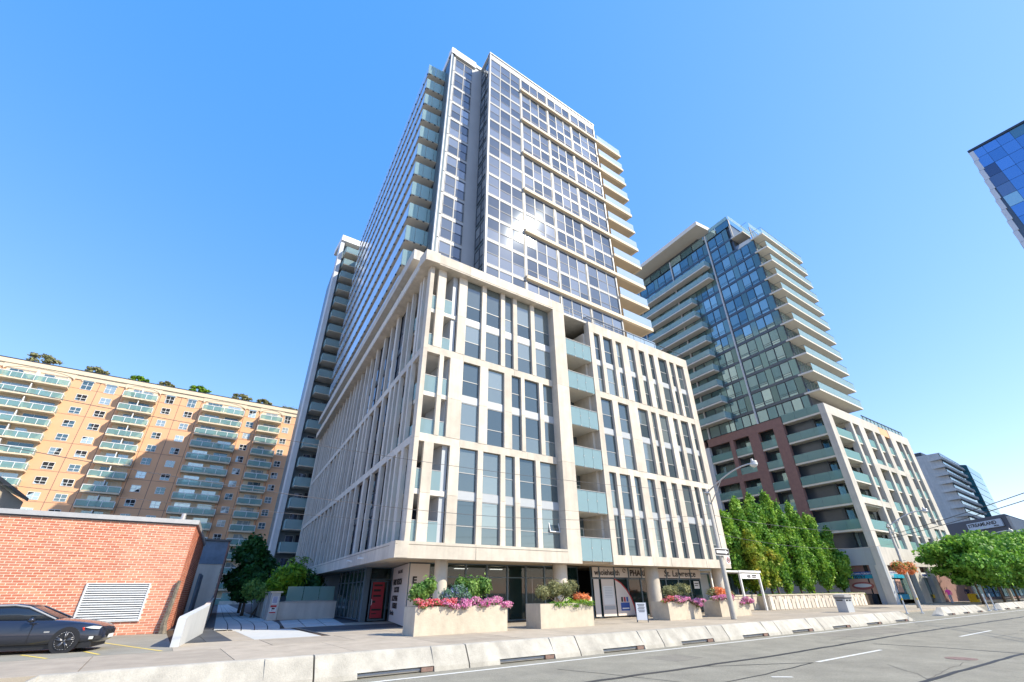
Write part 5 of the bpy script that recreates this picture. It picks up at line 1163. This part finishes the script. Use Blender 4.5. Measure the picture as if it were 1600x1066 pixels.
blob('headlight','lens',[(.42,.035,.70),(.60,.06,.66),(.80,.15,.64),(.84,.18,.71),(.62,.07,.74)])
blob('side_marker','amber',[(.36,.01,.70),(.40,.02,.62),(.43,.02,.62),(.40,.01,.71)])
blob('fog_lamp','lens',[(.62,.05,.36),(.72,.09,.36),(.72,.09,.44),(.62,.05,.44)]); blob('air_intake','black',[(.76,.10,.34),(.9,.2,.36),(.9,.2,.44),(.76,.10,.44)])
bb=MB(); bb.prism(Fr(*cp(.965,Wd/2-.35,0)[:2],cn,cd_),[(0,.45),(.32,.45),(.3,.62),(.02,.62)],-.05,.02); bb.prism(Fr(*cp(.965,Wd/2+.03,0)[:2],cn,cd_),[(0,.45),(.32,.45),(.3,.62),(.02,.62)],-.05,.02); bb.build('grille','black',CR)
MB().tube([cp(-.95,-.06,.93),cp(-1.03,-.13,.95),cp(-1.12,-.06,.94)],[.03,.075,.05],8).build('wing_mirror','car',CR,smooth=True)
MB().tube([cp(-.62,.42,.985),cp(-.5,.75,.96)],[.012,.012],5).build('wiper','black',CR)
for s_ in (-.98,-2.25): b=MB(); b.box(Fr(*cp(s_,0,0)[:2],cd_,cn),0,.008,-.012,.02,.3,.86); b.build('door_gap','black',CR)
bx('door_handle','car',CR,Fr(*cp(-2.1,0,0)[:2],cd_,cn),0,.2,-.03,.02,.74,.77); bx('side_vent','alu',CR,Fr(*cp(-.62,0,0)[:2],cd_,cn),0,.14,-.015,.02,.58,.62)
bx('under_body','black',CR,Fr(*cp(-3.6,.1,0)[:2],cd_,cn),0,4.3,0,1.55,.12,.3)
bx('number_plate','white',CR,Fr(*cp(.99,.65,0)[:2],cn,cd_),0,.5,-.02,.0,.36,.47)
# ================================================================== people
def person(label,x,y,h,shirt,pants,hair,face,walk=.22,extra=None):
    t=empty('person',(x,y,0),label,'person'); k=h/1.7
    J=[(0,0,.92),(0,0,1.1),(0,0,1.35),(0,0,1.48),(0,0,1.56),(-.09,0,.88),(-.1,-walk*.5,.5),(-.1,-walk*.9,.08),(-.1,-walk*.9+.14,.03),(.09,0,.88),(.1,walk*.5,.5),(.1,walk*.7,.08),(.1,walk*.7+.14,.03),(-.19,0,1.38),(-.24,.1,1.12),(-.22,.25,.95),(.19,0,1.38),(.25,-.08,1.12),(.24,.0,.9),(0,.01,1.64),(0,0,1.71)]
    Rr=[.13,.12,.14,.06,.07,.085,.06,.045,.04,.085,.06,.045,.04,.06,.045,.035,.06,.045,.035,.1,.06]
    E=[(0,1),(1,2),(2,3),(3,4),(4,19),(19,20),(0,5),(5,6),(6,7),(7,8),(0,9),(9,10),(10,11),(11,12),(2,13),(13,14),(14,15),(2,16),(16,17),(17,18)]
    c,s_=math.cos(face),math.sin(face); me=bpy.data.meshes.new('body'); me.from_pydata([((a*c-b*s_)*k,(a*s_+b*c)*k,z*k) for a,b,z in J],E,[])
    o=bpy.data.objects.new('body',me); COL.objects.link(o); sk=o.modifiers.new('skin','SKIN')
    if not me.skin_vertices: bpy.context.view_layer.objects.active=o
    for i,v in enumerate(me.skin_vertices[0].data): v.radius=(Rr[i]*k,Rr[i]*k)
    me.skin_vertices[0].data[0].use_root=True
    ss=o.modifiers.new('sub','SUBSURF'); ss.levels=1; ss.render_levels=1
    bpy.context.view_layer.update(); m2=bpy.data.meshes.new_from_object(o.evaluated_get(bpy.context.evaluated_depsgraph_get())); bpy.data.objects.remove(o)
    for mm in ('skinp',shirt,pants,hair): m2.materials.append(M[mm])
    for p in m2.polygons:
        z=p.center.z/k; p.material_index = 2 if z<.95 and z>.09 else (1 if .95<=z<1.47 and not (abs(p.center.x)>.2*k and z<1.15) else (3 if z>1.66 else 0))
        p.use_smooth=True
    b_o=bpy.data.objects.new('body',m2); COL.objects.link(b_o); b_o.parent=t; return t
person('person in a pink top and dark trousers walking past the shopfronts',74.6,19.9,1.68,'shirtp','jeans','ink',R(-60))
p2=person('person in a navy shirt and white cap beside the yellow box',84.5,20.6,1.72,'shirtn','shirty','fin',R(100))
# roof trees on the peach block
GR='small trees on the roof garden of the peach block'
for i,(x,s_,l) in enumerate(((-31.4,1.5,'largest roof tree above the left balconies'),(-22.9,1.1,'low roof tree left of the first arched window pair'),(-15.6,1.0,'yellow green roof bush between arched windows'),(-10.5,.9,'dark roof tree above the middle balconies'),(-4.2,1.2,'yellow green roof tree in the middle'),(4.6,1.2,'roof tree above the wide balcony stack'),(9.6,1.0,'dark roof tree right of the wide balcony stack'),(15.6,1.3,'low green roof hedge at the right end'))):
    z=42.4; t=empty('roof_tree',(x,121.5,z),l,'tree',GR); b=MB()
    low=i==7
    for q in range(5): a=q*1.3; b.tube([(x,121.5,z),(x+s_*.6*math.cos(a),121.5,z+s_*.7),(x+s_*1.3*math.cos(a),121.5+s_*.4*math.sin(a),z+s_*(1.0+.3*math.sin(a*3)))],[.09,.05,.02],5)
    b.build('branches','bark',t)
    bl=[(x+s_*1.3*math.cos(q*1.26),121.5,z+(s_*(1.0+.35*math.sin(q*3.7)) if not low else .4),s_*.7,s_*.6,s_*.32) for q in range(5)]+[(x,121.5,z+s_*1.5*(0.3 if low else 1),s_*.8,.7,.4)]
    leaves('crown',t,bl,900 if not low else 1400,.26,'leafb' if i in (2,4) else 'leafo',elong=2.,solid=1.6)
